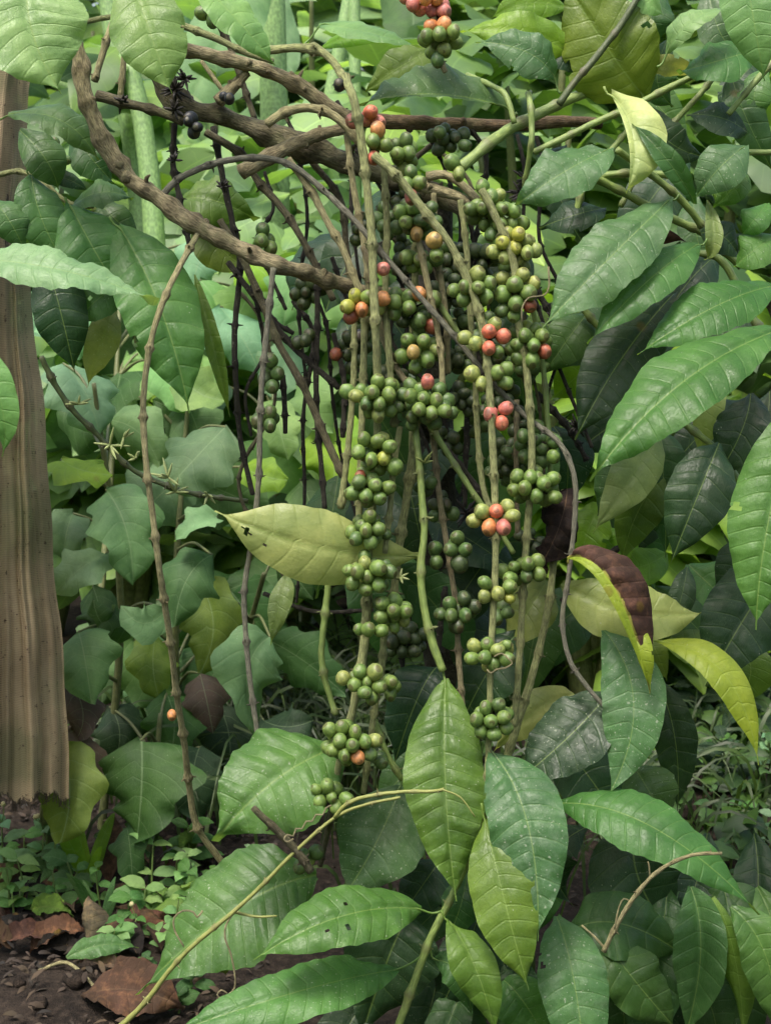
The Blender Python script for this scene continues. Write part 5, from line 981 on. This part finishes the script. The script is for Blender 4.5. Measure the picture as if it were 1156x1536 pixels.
leafmass('leaf_litter', [(-.75, -.12, .0, .9, .0, .014, 2200), (-.2, .75, .2, 1.0, 0, .012, 900)], mass_material('litter_crumbs', (.010, .008, .006), (.05, .034, .024), .85, .05), 31, .013, .4)
for i, (x, y, s, lab) in enumerate([(62, 1520, 11, 'small brown clod on the bare soil nearest the corner'), (116, 1492, 16, 'dark round clod of soil below the slim green leaf'), (30, 1490, 9, 'small reddish clod left on the bare soil')]):
    g0 = ground(x, y); px = pxm(g0) * s; v = BERRIES[i].vertices; vv = np.array([q.co for q in v]); rs = np.random.RandomState(i)
    vv = vv * (px * np.array((1.2, 1, .8))) * (1 + .12 * np.sin(vv[:, [0]] * 5 + i) + .1 * np.sin(vv[:, [1]] * 7 + 2 * i)); ff = [tuple(p.vertices) for p in BERRIES[i].polygons]
    o = link('soil_clod', mesh('soil_clod', vv, ff), None, M_SOIL); o.location = Vector([float(q) for q in g0 + np.array((0, 0, px * .5))]); tag(o, lab, 'clod')
mb = MB()
g1 = [ground(60, 1462), ground(100, 1468) + np.array((0, 0, .01)), ground(135, 1490) + np.array((0, 0, .006)), ground(152, 1508)]
tv, tf, tu, t2 = tube_arrays(g1, [.0022, .002, .0018, .0015], sides=6, step=.006, rough=.1); mb.add(tv, tf, tu, t2); o = mb.build('fallen_twig', M_BARK); o.color = BC['tan']; tag(o, 'bent tan dry stem lying on the soil by the slim green leaf', 'dry stem')

# ================================================================== vine, stub and twig in front
vb = at(165, 1552, -.02)
VN = thing('vine', 'yellow green climbing vine with curly tendrils crossing the low leaves', 'vine', vb)
branch(VN, '160,1556 198,1524 225,1495 255,1455 290,1418 350,1368 395,1326 440,1280 500,1228 545,1208 600,1196', 9, 4.5, z=-.03, z1=-.07, c='yel', node=95, name='stem', amp=.4)
branch(VN, '502,1226 518,1208 545,1196 600,1188 650,1187 665,1184', 7, 5, z=-.07, z1=-.10, c='yel', node=40, name='stem'); branch(VN, '662,1184 690,1196 712,1225', 3, 2, z=-.1, c='yel', node=0, name='tendril'); branch(VN, '352,1368 385,1375 415,1374', 5, 3, z=-.045, c='yel', node=0, name='stem')
branch(VN, '497,1208 489,1212 484,1222 474,1222 468,1232 459,1232 453,1243 444,1243 440,1254 431,1252 426,1259 432,1263 440,1258', 2.6, 2.6, z=-.09, c='pale', node=0, name='tendril', rough=0)
branch(VN, '350,1370 339,1388 338,1408 346,1430 352,1460 352,1482 342,1492 332,1498 326,1492 332,1485 341,1490', 3, 2.4, z=-.05, c='pale', node=0, name='tendril', rough=0)
branch(VN, '276,1420 262,1395 262,1376 275,1366 290,1368 296,1376 304,1366', 2.6, 3, z=-.05, c='pale', node=0, name='tendril', rough=0)
o = branch(SH, '741,985 752,980 762,988 768,995 757,1002 744,1004 736,1010 730,1004', 2.6, 2.4, z=-.085, c='pale', node=0, name='tendril', rough=0)
o = branch(SH, '783,482 782,465 792,447 815,443 823,430 822,400', 2.2, 3, z=-.07, c='pale', node=0, name='tendril', rough=0)
s0 = at(466, 1306, -.06); ST = thing('cut_stick', 'short brown cut stick leaning behind the curly tendril', 'stick', s0)
branch(ST, '380,1212 402,1233 426,1256 448,1280 466,1307', 10, 13, z=-.075, z1=-.05, c='dun', node=60, name='stick', amp=.25)
t0_ = at(906, 1426, -.10); TW = thing('dry_twig', 'thin tan dry twig arching over the lower right leaves', 'twig', t0_)
branch(TW, '905,1427 920,1396 942,1358 970,1322 1000,1298 1040,1282 1082,1280', 8, 5, z=-.1, z1=-.14, c='tan', node=60, name='twig', amp=.3, rough=.15)
branch(TW, '921,1392 928,1360 935,1348 944,1352', 2.5, 2, z=-.11, c='tan', node=0, name='side_twig'); branch(TW, '906,1422 890,1404 872,1388', 4, 3, z=-.1, c='tan', node=0, name='side_twig'); branch(TW, '974,1317 973,1300 971,1292', 3, 1.5, z=-.115, c='tan', node=0, name='side_twig')

# ================================================================== light
W = bpy.data.worlds.new('World'); SC.world = W; W.use_nodes = True; nt = W.node_tree; nt.nodes.clear()
sky = nt.nodes.new('ShaderNodeTexSky'); sky.sky_type = 'NISHITA'; sky.sun_disc = False; EL, AZ = 66, 215
sky.sun_elevation = math.radians(EL); sky.sun_rotation = math.radians(AZ); sky.air_density = 1.2; sky.dust_density = 6; sky.ozone_density = .8
bg = nt.nodes.new('ShaderNodeBackground'); bg.inputs[1].default_value = .12; out = nt.nodes.new('ShaderNodeOutputWorld'); nt.links.new(sky.outputs[0], bg.inputs[0]); nt.links.new(bg.outputs[0], out.inputs[0])
ld = bpy.data.lights.new('sun', 'SUN'); ld.energy = 1.5; ld.angle = math.radians(14); ld.color = (1, .96, .9); lo = bpy.data.objects.new('sun', ld); COL.objects.link(lo)
# sky azimuth runs clockwise from +Y: the sun stands behind and left of the camera
a = math.radians(AZ); e = math.radians(EL); dv = Vector((math.sin(a) * math.cos(e), math.cos(a) * math.cos(e), math.sin(e))); lo.rotation_euler = dv.to_track_quat('Z', 'Y').to_euler(); lo.location = dv * 10
SC.view_settings.view_transform = 'Standard'; SC.view_settings.look = 'None'; SC.view_settings.exposure = 1.3; SC.view_settings.gamma = 1; SC.view_settings.use_curve_mapping = False
